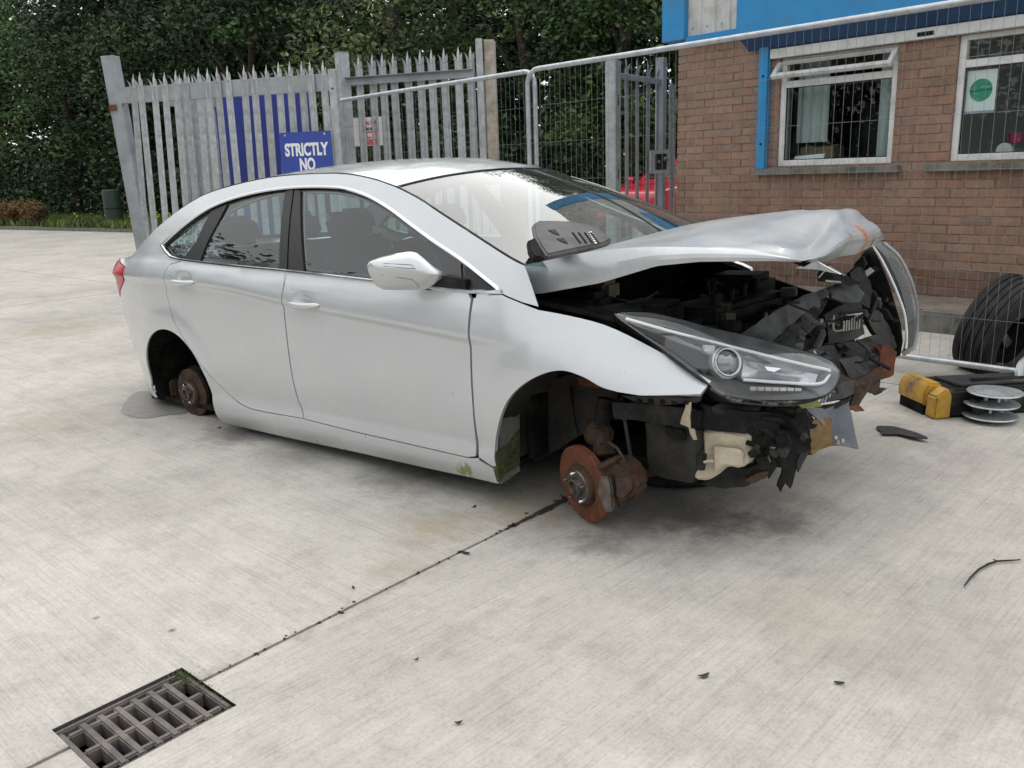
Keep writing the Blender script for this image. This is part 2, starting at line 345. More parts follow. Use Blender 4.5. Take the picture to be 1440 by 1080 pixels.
class G:          # geometry collector
    def __init__(s): s.v = []; s.f = []
    def add(s, v, f):
        n = len(s.v); s.v += [tuple(map(float, a)) for a in v]; s.f += [tuple(int(i)+n for i in q) for q in f]; return s
    def box(s, c, size, rot=None):
        hx, hy, hz = [k/2 for k in size]
        vs = [Vector((x, y, z)) for x in (-hx, hx) for y in (-hy, hy) for z in (-hz, hz)]
        if rot is not None: vs = [rot@v for v in vs]
        c = Vector(c)
        return s.add([v+c for v in vs], [(0, 1, 3, 2), (4, 6, 7, 5), (0, 4, 5, 1), (2, 3, 7, 6), (0, 2, 6, 4), (1, 5, 7, 3)])
    def beam(s, a, b, wd, ht, up=(0, 0, 1)):   # rectangular bar from a to b
        a = Vector(a); b = Vector(b); d = (b-a).normalized(); u = Vector(up); x = d.cross(u).normalized(); u = x.cross(d)
        vs = [p+x*sx*wd/2+u*sz*ht/2 for p in (a, b) for sx in (-1, 1) for sz in (-1, 1)]
        return s.add(vs, [(0, 1, 3, 2), (4, 6, 7, 5), (0, 4, 5, 1), (2, 3, 7, 6), (0, 2, 6, 4), (1, 5, 7, 3)])
    def tube(s, pts, r, n=8, caps=True):
        pts = [Vector(p) for p in pts]; rings = []
        t0 = (pts[1]-pts[0]).normalized(); nx = t0.orthogonal().normalized()
        for i, p in enumerate(pts):
            t = (pts[min(i+1, len(pts)-1)]-pts[max(i-1, 0)]).normalized()
            nx = (nx-t*nx.dot(t)).normalized(); ny = t.cross(nx)
            rr = r[i] if isinstance(r, (list, tuple)) else r
            rings.append([p+(nx*math.cos(2*math.pi*k/n)+ny*math.sin(2*math.pi*k/n))*rr for k in range(n)])
        vs = [v for q in rings for v in q]; fs = []
        for i in range(len(pts)-1):
            for k in range(n): fs.append((i*n+k, i*n+(k+1) % n, (i+1)*n+(k+1) % n, (i+1)*n+k))
        if caps: fs += [tuple(range(n))[::-1], tuple((len(pts)-1)*n+k for k in range(n))]
        return s.add(vs, fs)
    def lathe(s, prof, n=32, org=(0, 0, 0), ax=(0, 1, 0)):   # prof: (axial, radius)
        ax = Vector(ax).normalized(); a = ax.orthogonal().normalized(); b = ax.cross(a); o = Vector(org)
        vs = [o+ax*h+(a*math.cos(2*math.pi*k/n)+b*math.sin(2*math.pi*k/n))*r for (h, r) in prof for k in range(n)]
        fs = [(i*n+k, i*n+(k+1) % n, (i+1)*n+(k+1) % n, (i+1)*n+k) for i in range(len(prof)-1) for k in range(n)]
        return s.add(vs, fs)
    def plate(s, pts, th, dirv=None):
        pts = [Vector(p) for p in pts]; n = len(pts)
        if dirv is None:
            nn = Vector((0, 0, 0))
            for i in range(n): nn += pts[i].cross(pts[(i+1) % n])
            dirv = nn.normalized()
        dv = Vector(dirv)*th
        return s.add(pts+[p+dv for p in pts], [tuple(range(n))[::-1], tuple(range(n, 2*n))]+[(i, (i+1) % n, n+(i+1) % n, n+i) for i in range(n)])
    def obj(s, name, mat, parent=None, smooth=False, bevel=0, seg=2, fixn=True):
        o = mk(name, s.v, s.f, mat, parent, smooth)
        if fixn:
            bm = bmesh.new(); bm.from_mesh(o.data); bmesh.ops.recalc_face_normals(bm, faces=bm.faces)
            if bevel: bmesh.ops.bevel(bm, geom=[e for e in bm.edges if len(e.link_faces) == 2 and e.calc_face_angle(0) > .5], offset=bevel, segments=seg, affect='EDGES', clamp_overlap=True)
            bm.to_mesh(o.data); bm.free()
            if smooth: o.data.shade_smooth()
        if smooth:
            try: o.data.set_sharp_from_angle(angle=R(38))
            except Exception: pass
        return o
def grid_faces(nu, nv, close=False):
    return [(i*nv+j, i*nv+(j+1) % nv, (i+1)*nv+(j+1) % nv, (i+1)*nv+j) for i in range(nu-1) for j in range(nv if close else nv-1)]
def copy_tree(o, parent=None):
    c = o.copy(); C.objects.link(c)
    if parent is not None: c.parent = parent
    for ch in list(o.children): copy_tree(ch, c)
    return c
# ================================================================== the wrecked car
CARM = Matrix.Identity(4)
for i in range(3):
    CARM[i][0] = FW[i]; CARM[i][1] = RT[i]; CARM[i][2] = UP[i]; CARM[i][3] = CO[i]
car = empty('wrecked_car', label='crashed silver saloon car with no wheels and a crumpled bonnet on the concrete yard', cat='car', mat=CARM)

def pchip(xs, ys):
    xs = np.array(xs, float); ys = np.array(ys, float); hh = np.diff(xs); de = np.diff(ys)/hh
    m = np.zeros(len(xs)); m[0] = de[0]; m[-1] = de[-1]
    for i in range(1, len(xs)-1):
        if de[i-1]*de[i] > 0:
            w1 = 2*hh[i]+hh[i-1]; w2 = hh[i]+2*hh[i-1]; m[i] = (w1+w2)/(w1/de[i-1]+w2/de[i])
    def f(x):
        x = np.clip(np.asarray(x, float), xs[0], xs[-1]); i = np.clip(np.searchsorted(xs, x)-1, 0, len(xs)-2)
        t = (x-xs[i])/hh[i]; t2 = t*t; t3 = t2*t
        return (2*t3-3*t2+1)*ys[i]+(t3-2*t2+t)*hh[i]*m[i]+(-2*t3+3*t2)*ys[i+1]+(t3-t2)*hh[i]*m[i+1]
    return f
f_zb = pchip([-3.8, -3.4, -3.0, -2.6, -2.06, -1.635, -1.05, -.5, -.3, -.15, .10, .25, .38, .52, .8],
             [1.03, 1.05, 1.062, 1.062, 1.035, 1.01, .98, .952, .946, .905, .857, .81, .752, .69, .58])
f_yb = pchip([-3.8, -2.6, -.6, -.35, -.1, .15, .8], [.862, .862, .864, .862, .832, .80, .79])
f_zc = pchip([-3.8, -3.02, -2.19, -1.6, -.92, -.46, 0, .3, .55], [.965, .964, .941, .881, .826, .787, .755, .70, .635])
f_w = pchip([-3.83, -3.80, -3.76, -3.68, -3.58, -3.4, -3.2, -2.9, -2.5, -.6, -.2, .1, .3, .52, .8],
            [-.75, -.55, -.38, -.24, -.16, -.09, -.048, -.012, 0, 0, -.004, -.018, -.032, -.065, -.15])
HANDLES = [(-2.483, .953), (-1.462, .874)]
def Ys(x, z):
    x = np.atleast_1d(np.asarray(x, float)); z = np.atleast_1d(np.asarray(z, float))
    zb, yb, zc = f_zb(x), f_yb(x), f_zc(x); out = np.zeros_like(x)
    fade = np.clip((-.05-x)/.45, 0, 1)
    rear = np.clip((-2.9-x)/.4, 0, 1)
    xw = x-.22*np.clip(.95-z, 0, 1)*rear*rear*(3-2*rear)
    ww = f_w(xw)
    for i in range(len(x)):
        if z[i] <= zb[i]:
            c = zc[i]; d = .017*fade[i]
            top = .909
            zs = [.05, .19, .235, .30, .345, min(.40, c-.22), min(.50, c-.19), min(.60, c-.15), c-.075, c-.030, c, c+.5*(zb[i]-c), zb[i]]
            ys = [.76, .862, .884, .890, .883, .890, .901, .9035, top-.6*d, top-.72*d, top, .5*(top+yb[i])+.007, yb[i]]
            ya = float(pchip(zs, ys)(z[i]))
            if x[i] > -.55:
                t = min(1., max(0., (z[i]-.56)/(zb[i]-.56))); yw = (.888+.018*min(1., max(0., (z[i]-.2)/.3))**.7)-(.906-yb[i])*t**2.0
                k = min(1., max(0., (x[i]+.55)/.5)); k = k*k*(3-2*k); ya = ya*(1-k)+yw*k
            out[i] = ya
        else:
            out[i] = yb[i]-.42*(z[i]-zb[i])-.28*(z[i]-zb[i])**2
    y = out+ww
    for (ax, az, mr) in ((0, .32, .373), (-2.75, .31, .373)):
        d = np.hypot(x-ax, z-az); k = np.clip((.52-d)/.11, 0, 1)
        y = y+.009*k*k*(3-2*k)*np.clip((z-.22)/.12, 0, 1)
    for (hx, hz) in HANDLES:
        y = y-.020*np.exp(-(((x-hx+.01)/.062)**2+((z-hz-.014)/.030)**2)**2)
    return y
def S(px, py):
    d = CM@ray(px, py); y = .87
    for k in range(40):
        q = OL+(y-OL[1])/d[1]*d
        y += .6*(float(Ys(q[0], q[2])[0])-y)
    return (q[0], q[2])
def SS(l): return [S(*q) for q in l]
def catmull(pts, n=6, closed=False):
    pts = [np.array(p, float) for p in pts]; m = len(pts); o = []
    for i in range(m if closed else m-1):
        p0 = pts[(i-1) % m] if closed or i > 0 else pts[0]*2-pts[1]
        p1 = pts[i]; p2 = pts[(i+1) % m]
        p3 = pts[(i+2) % m] if closed or i+2 < m else p2*2-p1
        for k in range(n):
            t = k/n; o.append(.5*((2*p1)+(p2-p0)*t+(2*p0-5*p1+4*p2-p3)*t*t+(3*p1-p0-3*p2+p3)*t**3))
    if not closed: o.append(pts[-1])
    return [tuple(q) for q in o]
def inside(pts, poly):
    pts = np.asarray(pts, float); poly = np.asarray(poly, float); r = np.zeros(len(pts), bool)
    x, y = pts[:, 0], pts[:, 1]; a = poly; b = np.roll(poly, -1, 0)
    for (x1, y1), (x2, y2) in zip(a, b):
        if y1 == y2: continue
        c = ((y1 > y) != (y2 > y)) & (x < (x2-x1)*(y-y1)/(y2-y1)+x1); r ^= c
    return r
def dens(poly, st):
    o = []
    for i in range(len(poly)):
        a = np.array(poly[i], float); b = np.array(poly[(i+1) % len(poly)], float)
        n = max(1, int(np.ceil(np.hypot(*(b-a))/st)))
        o += [tuple(a+(b-a)*k/n) for k in range(n)]
    return o
def panel(name, outer, holes=(), mat=None, parent=None, off=0., side=1, step=.04, flange=.018, fine=(), yfn=None):
    yfn = yfn or Ys
    loops = [dens(p, .028) for p in [outer]+list(holes)]
    pts = []; edges = []
    for lp in loops:
        n = len(pts); pts += lp; edges += [(n+i, n+(i+1) % len(lp)) for i in range(len(lp))]
    bnd = np.array(pts)
    mn = bnd.min(0); mxx = bnd.max(0)
    gx, gz = np.meshgrid(np.arange(mn[0], mxx[0], step), np.arange(mn[1], mxx[1], step)); gp = np.stack([gx.ravel(), gz.ravel()], 1)
    for (fx, fz, fr) in fine:
        a, b = np.meshgrid(np.arange(fx-fr, fx+fr, .011), np.arange(fz-fr*.7, fz+fr*.7, .011))
        gp = gp[~((abs(gp[:, 0]-fx) < fr) & (abs(gp[:, 1]-fz) < fr*.7))]
        gp = np.vstack([gp, np.stack([a.ravel(), b.ravel()], 1)])
    if yfn is Ys and flange and step >= .03:
        xs_ = np.arange(mn[0], min(mxx[0], -.2), .03)
        if len(xs_):
            zcx = f_zc(xs_); gp = gp[abs(gp[:, 1]-f_zc(gp[:, 0])+.015) > .058]
            gp = np.vstack([gp]+[np.stack([xs_, zcx+dz_], 1) for dz_ in (-.068, -.046, -.033, -.022, -.013, -.005, .002, .010, .024, .040)])
    keep = inside(gp, outer)
    for hh in holes: keep &= ~inside(gp, hh)
    gp = gp[keep]
    if len(gp):
        dmin = np.array([np.min(np.hypot(*(bnd-q).T)) for q in gp]); gp = gp[dmin > .007]
    allp = [Vector((float(a), float(b))) for a, b in pts]+[Vector((float(a), float(b))) for a, b in gp]
    V, E_, Fc, _, _, _ = delaunay_2d_cdt(allp, edges, [], 0, 1e-6)
    V = np.array([tuple(v) for v in V]); Fc = np.array([f for f in Fc if len(f) == 3])
    cen = V[Fc].mean(1); k = inside(cen, outer)
    for hh in holes: k &= ~inside(cen, hh)
    Fc = Fc[k]
    used = np.unique(Fc); mp = -np.ones(len(V), int); mp[used] = range(len(used)); V = V[used]; Fc = mp[Fc]
    a = V[Fc]; ar = (a[:, 1, 0]-a[:, 0, 0])*(a[:, 2, 1]-a[:, 0, 1])-(a[:, 2, 0]-a[:, 0, 0])*(a[:, 1, 1]-a[:, 0, 1])
    Fc[ar < 0] = Fc[ar < 0][:, ::-1]; Fc = Fc[abs(ar) > 1e-9]
    e = 2e-3; x, z = V[:, 0], V[:, 1]; y0 = yfn(x, z)
    dx = (yfn(x+e, z)-yfn(x-e, z))/(2*e); dz = (yfn(x, z+e)-yfn(x, z-e))/(2*e)
    nrm = np.stack([-dx, np.ones_like(dx), -dz], 1); nrm /= np.linalg.norm(nrm, axis=1)[:, None]
    P3 = np.stack([x, y0+off, z], 1)
    cnt = {}
    for f in Fc:
        for i in range(3):
            q = (f[i], f[(i+1) % 3]); cnt[q] = 1
    be = [q for q in cnt if (q[1], q[0]) not in cnt]
    faces = [tuple(f[::-1]) for f in Fc]     # outward is +y
    verts = list(P3); normals = list(nrm)
    if flange:
        m = {}
        for q in be:
            for i in q:
                if i not in m:
                    m[i] = (len(verts), len(verts)+1); verts.append(P3[i].copy()); verts.append(P3[i]-nrm[i]*flange); normals += [np.zeros(3)]*2
        for (i, j) in be:
            faces.append((m[i][0], m[j][0], m[j][1], m[i][1]))
    verts = np.array(verts); normals = np.array(normals)
    if side < 0:
        verts[:, 1] *= -1; normals[:, 1] *= -1; faces = [f[::-1] for f in faces]
    return mk(name, verts, faces, mat, parent, True, normals)
def on_side(pts, off=0, side=1):
    a = np.array(pts); y = Ys(a[:, 0], a[:, 1])+off
    return [(p[0], side*yy, p[1]) for p, yy in zip(a, y)]

# --- outlines in the side plane (x forward, z up)
DLO = catmull(SS([(228, 345), (262, 315), (300, 290), (350, 273), (408, 264), (470, 263.5), (511, 273.5), (545, 292), (578, 316.5), (611, 340.5), (649, 366), (688, 397)])+SS([(706, 411)]), 5) \
    + catmull(SS([(655, 409), (527, 395), (403, 381), (330, 374), (250, 364), (235, 355)]), 4)
REARARCH = [(-2.75+.373*math.cos(a), .31+.373*math.sin(a)) for a in np.linspace(R(-8), R(188), 30)]
FARCH = catmull(SS([(868, 551), (845, 544), (820, 530), (790, 521), (760, 527), (730, 545), (710, 570), (698, 610), (695, 640), (698, 657)]), 5)
ROOFE = [(-3.2, 1.075), (-3.12, 1.12), (-3.033, 1.175), (-2.9, 1.25), (-2.767, 1.313), (-2.62, 1.37), (-2.466, 1.41), (-2.2, 1.445), (-1.9, 1.462), (-1.5, 1.452), (-1.246, 1.417), (-1.06, 1.372)]
WSE = SS([(557, 263.3), (589, 280), (615, 297.5), (644, 316.5), (677, 338), (704, 355.5), (727, 369), (738, 374)])
BASE_A = SS([(747, 400), (757, 431), (735, 425), (707, 413), (690, 413)])
def xr(z): return -3.74+.22*max(0, .95-z)
OUT = [(-.386, .262), (-.385, .192), (-.79, .186), (-1.25, .186), (-1.8, .178), (-2.38, .180)]+REARARCH+[(-3.09, .235), (-3.3, .215), (xr(.22), .22)] \
    + [(xr(z), z) for z in (.35, .5, .65, .8, .95, 1.0)]+[(-3.6, 1.045), (-3.4, 1.06)]+catmull(ROOFE, 3)+catmull(WSE, 3)[1:]+BASE_A+[(-.452, .90), (-.459, .285)]
fd_top = SS([(657, 410), (600, 404), (527, 396), (460, 388.5), (405, 381.5)])
FDOOR = [(-.464, .93), (-.461, .80), (-.466, .5), (-.476, .300), (-.52, .288), (-.8, .293), (-1.2, .300), (-1.588, .312), (-1.612, .40), (-1.622, .52), (-1.628, .70), (-1.632, .83), (-1.622, .95)]+fd_top[::-1]
rd_top = SS([(401, 381), (330, 374), (262, 366)])
RDOOR = rd_top[::-1]+[(-1.629, .95), (-1.640, .83), (-1.636, .70), (-1.630, .52), (-1.620, .40), (-1.597, .313)] \
    + catmull([(-1.9, .308), (-2.06, .313), (-2.20, .350), (-2.30, .42), (-2.42, .515), (-2.52, .615), (-2.62, .72), (-2.672, .80), (-2.692, .90), (-2.685, .98), (-2.655, 1.04)], 4)
RDOOR = [p for p in RDOOR]
def grow(poly, d):
    a = np.array(poly, float); n = len(a)
    ar = .5*np.sum(a[:, 0]*np.roll(a[:, 1], -1)-np.roll(a[:, 0], -1)*a[:, 1]); sg = 1 if ar > 0 else -1
    o = []
    for i in range(n):
        t1 = a[i]-a[i-1]; t2 = a[(i+1) % n]-a[i]
        t1 /= max(1e-9, np.hypot(*t1)); t2 /= max(1e-9, np.hypot(*t2)); t = t1+t2; t /= max(1e-6, np.hypot(*t))
        o.append(tuple(a[i]+d*sg*np.array([t[1], -t[0]])))
    return o
FDH = grow(FDOOR, .0045); FDH = [((x if x < -.5 else -.44), z) for x, z in FDH]
RDH = grow(RDOOR, .0045)
FENDER = [(-.451, .935)]+SS([(690, 415), (706, 415)])+catmull(SS([(757, 436), (800, 444), (850, 457), (900, 480), (950, 507), (1000, 536)]), 3)+SS([(995, 542), (985, 554), (960, 555), (900, 556)])+FARCH+SS([(693, 656)])+[(-.458, .30), (-.456, .5), (-.451, .80)]
GL_F = catmull(SS([(425, 270), (470, 271), (508, 281), (540, 299), (572, 322), (596, 339)]), 4)+SS([(610, 361), (620, 381), (628, 402), (527, 390), (440, 381), (427, 379)])
GL_R = SS([(281, 362), (292, 338), (306, 313), (322, 296)])+catmull(SS([(350, 283), (380, 274), (398, 271)]), 4)+SS([(391, 371), (330, 366)])
GL_Q = SS([(233, 343), (250, 329), (275, 312), (287, 309), (272, 340), (256, 362), (243, 356)])
PILL_B1 = SS([(406, 266), (399, 270), (391, 373), (388, 379), (402, 380), (411, 267)])
PILL_B2 = SS([(413, 266.5), (404, 380), (426, 382), (421, 268)])
PILL_Q = SS([(295, 297), (318, 287), (305, 312), (290, 340), (279, 368), (257, 365), (274, 340)])
TRI_F = SS([(599, 340), (646, 371), (648, 409), (630, 405), (622, 381), (612, 361)])
TRI_F2 = SS([(651, 375), (694, 408), (652, 408)])
LAMP_T = [(-3.245, 1.02), (-3.247, .95), (-3.33, .905), (-3.42, .865), (-3.50, .82), (-3.62, .80), (-3.705, .93), (-3.72, 1.0), (-3.6, 1.038), (-3.45, 1.045)]
for sd_ in (1, -1):
    lb = None
    bs = panel('body_side', OUT, [FDH, RDH, DLO]+([LAMP_T] if sd_ > 0 else []), M_PAINT, car, side=sd_, flange=.008)
    inner = [(-.47, .21), (-2.36, .21), (-2.40, .5), (-2.55, .68), (-2.75, .73), (-2.75, 1.03), (-.47, .92)]
    panel('dark_gap_backing', inner, [], M_DARK, car, off=-.032, side=sd_, flange=0)  # added dark sheet, keeps cabin light out of the panel gaps
    fd = panel('front_door', FDOOR, [], M_PAINT, car, side=sd_, fine=[(HANDLES[1][0], HANDLES[1][1], .11)])
    rdo = panel('rear_door', RDOOR, [], M_PAINT, car, side=sd_, fine=[(HANDLES[0][0], HANDLES[0][1], .11)])
    panel('front_wing', FENDER if sd_ > 0 else [(-.451, .935), (-.3, .945), (-.12, .90), (-.07, .88), (-.07, .70)]+[q for q in FARCH if q[0] < -.075]+[(-.40, .26), (-.458, .30), (-.456, .5), (-.451, .80)], [], M_PAINT, car, side=sd_, step=.03)
    panel('window_surround', grow(DLO, .003), [grow(GL_F, -.003), grow(GL_R, -.003), grow(GL_Q, -.003)], M_BLACKG, car, off=-.016, side=sd_, flange=.012)
    panel('door_glass', GL_F, [], M_GLASS, fd, off=-.014, side=sd_, flange=0)
    panel('door_glass', GL_R, [], M_GLASS, rdo, off=-.014, side=sd_, flange=0)
    panel('quarter_glass', GL_Q, [], M_GLASS, car, off=-.014, side=sd_, flange=0)
    panel('pillar_trim', PILL_B1, [], M_TRIMG, rdo, off=-.006, side=sd_, flange=.012)
    panel('pillar_trim', PILL_B2, [], M_TRIMG, fd, off=-.006, side=sd_, flange=.012)
    panel('pillar_trim', PILL_Q, [], M_TRIMG, rdo, off=-.007, side=sd_, flange=.012)
    panel('mirror_cheek', TRI_F, [], M_BLACKG, fd, off=-.008, side=sd_, flange=.01)
    panel('corner_trim', TRI_F2, [], M_TRIMG, car, off=-.008, side=sd_, flange=.01)
    tl = panel('tail_lamp', grow(LAMP_T, -.003), [], M_TAIL, car, off=.004, side=sd_, step=.03, flange=.02)
    G().tube(on_side([(-3.25, .965), (-3.4, .968), (-3.55, .968), (-3.70, .966)], .006, sd_), .003, 6).obj('lens_seam', M_BLACKG, tl)
    g = G(); cp = on_side(dens(grow(DLO, .001), .05), .002, sd_); cp.append(cp[0])
    g.tube(cp, .0085, 7, False); g.obj('chrome_strip', M_CHROME, car, True)
    for (hx, hz), dd in zip(HANDLES, (rdo, fd)):
        a = on_side([(hx-.118, hz+.004), (hx-.09, hz+.001), (hx-.05, hz-.003), (hx, hz-.005), (hx+.05, hz-.004), (hx+.095, hz+.000), (hx+.115, hz+.003)])
        y0 = [float(Ys(hx-.12, hz)[0]), float(Ys(hx+.12, hz)[0])]
        pts = [(p[0], sd_*(y0[0]+(y0[1]-y0[0])*i/6+.004+.014*math.sin(math.pi*i/6)), p[2]) for i, p in enumerate(a)]
        g = G(); g.tube(pts, [.004, .012, .016, .017, .0165, .013, .004], 10)
        g.obj('door_handle', M_PAINT, dd, True)
        if dd is fd:
            G().lathe([(-.002, .0), (.004, .011), (.007, .009), (.0075, 0)], 14, (hx-.075, sd_*(float(Ys(hx-.075, hz)[0])+.016), hz+.001), (0, sd_, 0)).obj('key_lock', M_STEEL, dd, True)

# --- roof, screens, boot lid
f_ze = pchip([p[0] for p in [(-3.74, 1.0), (-3.6, 1.045), (-3.4, 1.06)]+ROOFE]+[-.90, -.75, -.6], [p[1] for p in [(-3.74, 1.0), (-3.6, 1.045), (-3.4, 1.06)]+ROOFE]+[1.335, 1.29, 1.24])
f_zc0 = pchip([-3.82, -3.74, -3.6, -3.4, -3.22, -3.05, -2.8, -2.6, -2.4, -2.1, -1.7, -1.3, -1.1, -.92, -.8],
              [.97, 1.035, 1.065, 1.085, 1.11, 1.215, 1.365, 1.44, 1.483, 1.508, 1.520, 1.505, 1.475, 1.428, 1.39])
def top_sheet(name, x0f, x1f, mat, nu=26, nv=27, inset=0., parent=car, lift=0.):
    vs = []
    for i in range(nu):
        for j in range(nv):
            v = -1+2*j/(nv-1); x = x0f(v)+(x1f(v)-x0f(v))*i/(nu-1)
            ze = float(f_ze(x)); ye = float(Ys(x, ze)[0])-.004-inset; zc_ = float(f_zc0(x))
            k = 1-abs(v)**2.1
            vs.append((x, v*ye, ze+.002+(zc_-ze)*k+lift))
    o = mk(name, vs, [f[::-1] for f in grid_faces(nu, nv)], mat, parent, True)
    return o
hdr = lambda v: -.925-.135*v*v
top_sheet('roof', hdr, lambda v: -2.50-.10*v*v, M_PAINT, 40, 31)
top_sheet('rear_window', lambda v: -2.505-.10*v*v, lambda v: -3.17+.02*v*v, M_GLASS, 12, 21)
top_sheet('boot_lid', lambda v: -3.175+.02*v*v, lambda v: -3.74, M_PAINT, 12, 21)
vs = []; zz = np.linspace(.22, 1.0, 14)
for z in zz:
    ye = float(Ys(xr(z), z)[0])
    for v in np.linspace(-1, 1, 17): vs.append((xr(z)-.06*(1-v*v), v*ye, z+.02*(1-v*v)*(z > .95)))
mk('rear_bumper', vs, grid_faces(14, 17), M_PAINT, car, True)
for s in (1, -1):     # thin rubber ditch line beside the roof
    xs = np.linspace(-2.75, -1.06, 24)
    G().tube([(x, s*(float(Ys(x, f_ze(x))[0])-.004), float(f_ze(x))+.003) for x in xs], (.0028 if s > 0 else .004), 6).obj('roof_seam', M_PLASG if s > 0 else M_BLACKG, car, True)
# windscreen: ruled sheet from header curve to cowl curve
def ws_pt(u, v, lift=0.):
    xh = hdr(v); ze = float(f_ze(xh)); ye = float(Ys(xh, ze)[0])-.006
    a = np.array([xh, v*ye, ze+(float(f_zc0(xh))-ze)*(1-abs(v)**2.1)])
    c0 = WSE[-1]; b = np.array([-.03+(c0[0]+.03)*abs(v)**2.2, v*(float(Ys(*c0)[0])-.006), .985+(c0[1]-.985)*abs(v)**2])
    # edge follows the pillar line
    p = a+(b-a)*u
    e = np.array(WSE); ts = np.linspace(0, 1, len(e)); ex = np.interp(u, ts, e[:, 0]); ez = np.interp(u, ts, e[:, 1])
    lin = np.array([WSE[0][0]+(WSE[-1][0]-WSE[0][0])*u, WSE[0][1]+(WSE[-1][1]-WSE[0][1])*u])
    k = abs(v)**3
    sv = 1. if v >= 0 else -1.
    E_ = np.array([ex, sv*(float(Ys(ex, ez)[0])-.002), ez])
    ze1 = float(f_ze(hdr(1.))); a1 = np.array([hdr(1.), sv*(float(Ys(hdr(1.), ze1)[0])-.006), ze1]); b1 = np.array([c0[0], sv*(float(Ys(*c0)[0])-.006), c0[1]])
    bul = np.array([.25, 0, .9])*(.045*math.sin(math.pi*u)*(1-abs(v)**3))
    p = p+bul+k*(E_-(a1+(b1-a1)*u))+np.array([.25, 0, .9])*lift
    return p
NU, NV = 22, 31
mk('windscreen', [ws_pt(i/(NU-1), -1+2*j/(NV-1)) for i in range(NU) for j in range(NV)], grid_faces(NU, NV), M_WS, car, True)
G().tube([ws_pt(0, v, .003) for v in np.linspace(-1, 1, 25)], .0038, 6).obj('screen_seal', M_BLACKG, car, True)
for s in (1, -1):
    G().tube([ws_pt(u, s*.995, .004) for u in np.linspace(0, 1, 16)], .0035 if s > 0 else .012, 6).obj('screen_seal', M_BLACKG, car, True)
vs = []
for u in np.linspace(0, 1, 16):
    for v in (-.90, -.94, -.985): vs.append(ws_pt(u, v, -.006))
mk('pillar_cover', vs, grid_faces(16, 3), M_PLASG, car, True)
# crack line across the glass
G().tube([ws_pt(u, v, .0015) for u, v in ((.0, -.10), (.12, -.165), (.25, -.2), (.45, -.235), (.62, -.24), (.8, -.235), (.97, -.23))], .0045, 5).obj('mirror_wire', M_PLASG, car)

# --- cabin
sh = [(-.55, .25), (-2.45, .25), (-2.45, .62), (-2.62, .95), (-3.1, .98)]
g = G(); g.box((-1.5, 0, .26), (2.1, 1.5, .05)); g.box((-2.75, 0, .93), (.7, 1.3, .04)); g.box((-.45, 0, .6), (.04, 1.5, .7)); g.box((-2.5, 0, .6), (.05, 1.5, .7)); g.obj('floor_pan', M_DARK, car)
g = G(); vs = []
for i in range(9):
    t = i/8
    for yy in np.linspace(-.72, .72, 15): vs.append((-.16-.62*t, yy, .985-.06*t*t-.15*max(0, t-.8)*5*.5+(.03*math.exp(-((yy-.36)/.2)**2)*math.sin(math.pi*min(1, t*1.2)))))
mk('dashboard', vs, grid_faces(9, 15)[::1], M_PLASG, car, True)
G().box((-.72, 0, .75), (.12, 1.42, .32)).obj('dash_front', M_PLASG, car, bevel=.04, smooth=True)
def seat(x, y, wd=.48, bench=False):
    e = bpy.data.objects.new('seat', None); C.objects.link(e); e.parent = car; e.location = (x, y, .3)
    rot = Matrix.Rotation(R(-18), 3, 'Y')
    G().box((0, 0, .16), (.52, wd, .18)).obj('seat_cushion', M_SEAT, e, True, .05, 3)
    G().box((-.33, 0, .50), (.15, wd, .62), rot).obj('seat_back', M_SEAT, e, True, .05, 3)
    for yy in ([0] if not bench else [-.45, .0, .45]):
        G().box((-.455, yy, .89), (.10, .28, .17), rot).obj('headrest', M_SEAT, e, True, .045, 3)
seat(-1.28, .37); seat(-1.28, -.37); seat(-2.17, 0, 1.3, True)
g = G(); g.tube([(-.80+.08*math.cos(a)*.35, .37+.185*math.sin(a), .90+.18*math.cos(a)) for a in np.linspace(0, 2*math.pi, 28)], .015, 8, False)
g.box((-.80, .37, .89), (.05, .13, .11)); g.box((-.80, .37, .9), (.02, .34, .03)); g.obj('steering_wheel', M_PLAS, car, True)
G().box((-.88, 0, 1.375), (.03, .22, .06)).obj('rear_view_mirror', M_PLAS, car, True, .012)

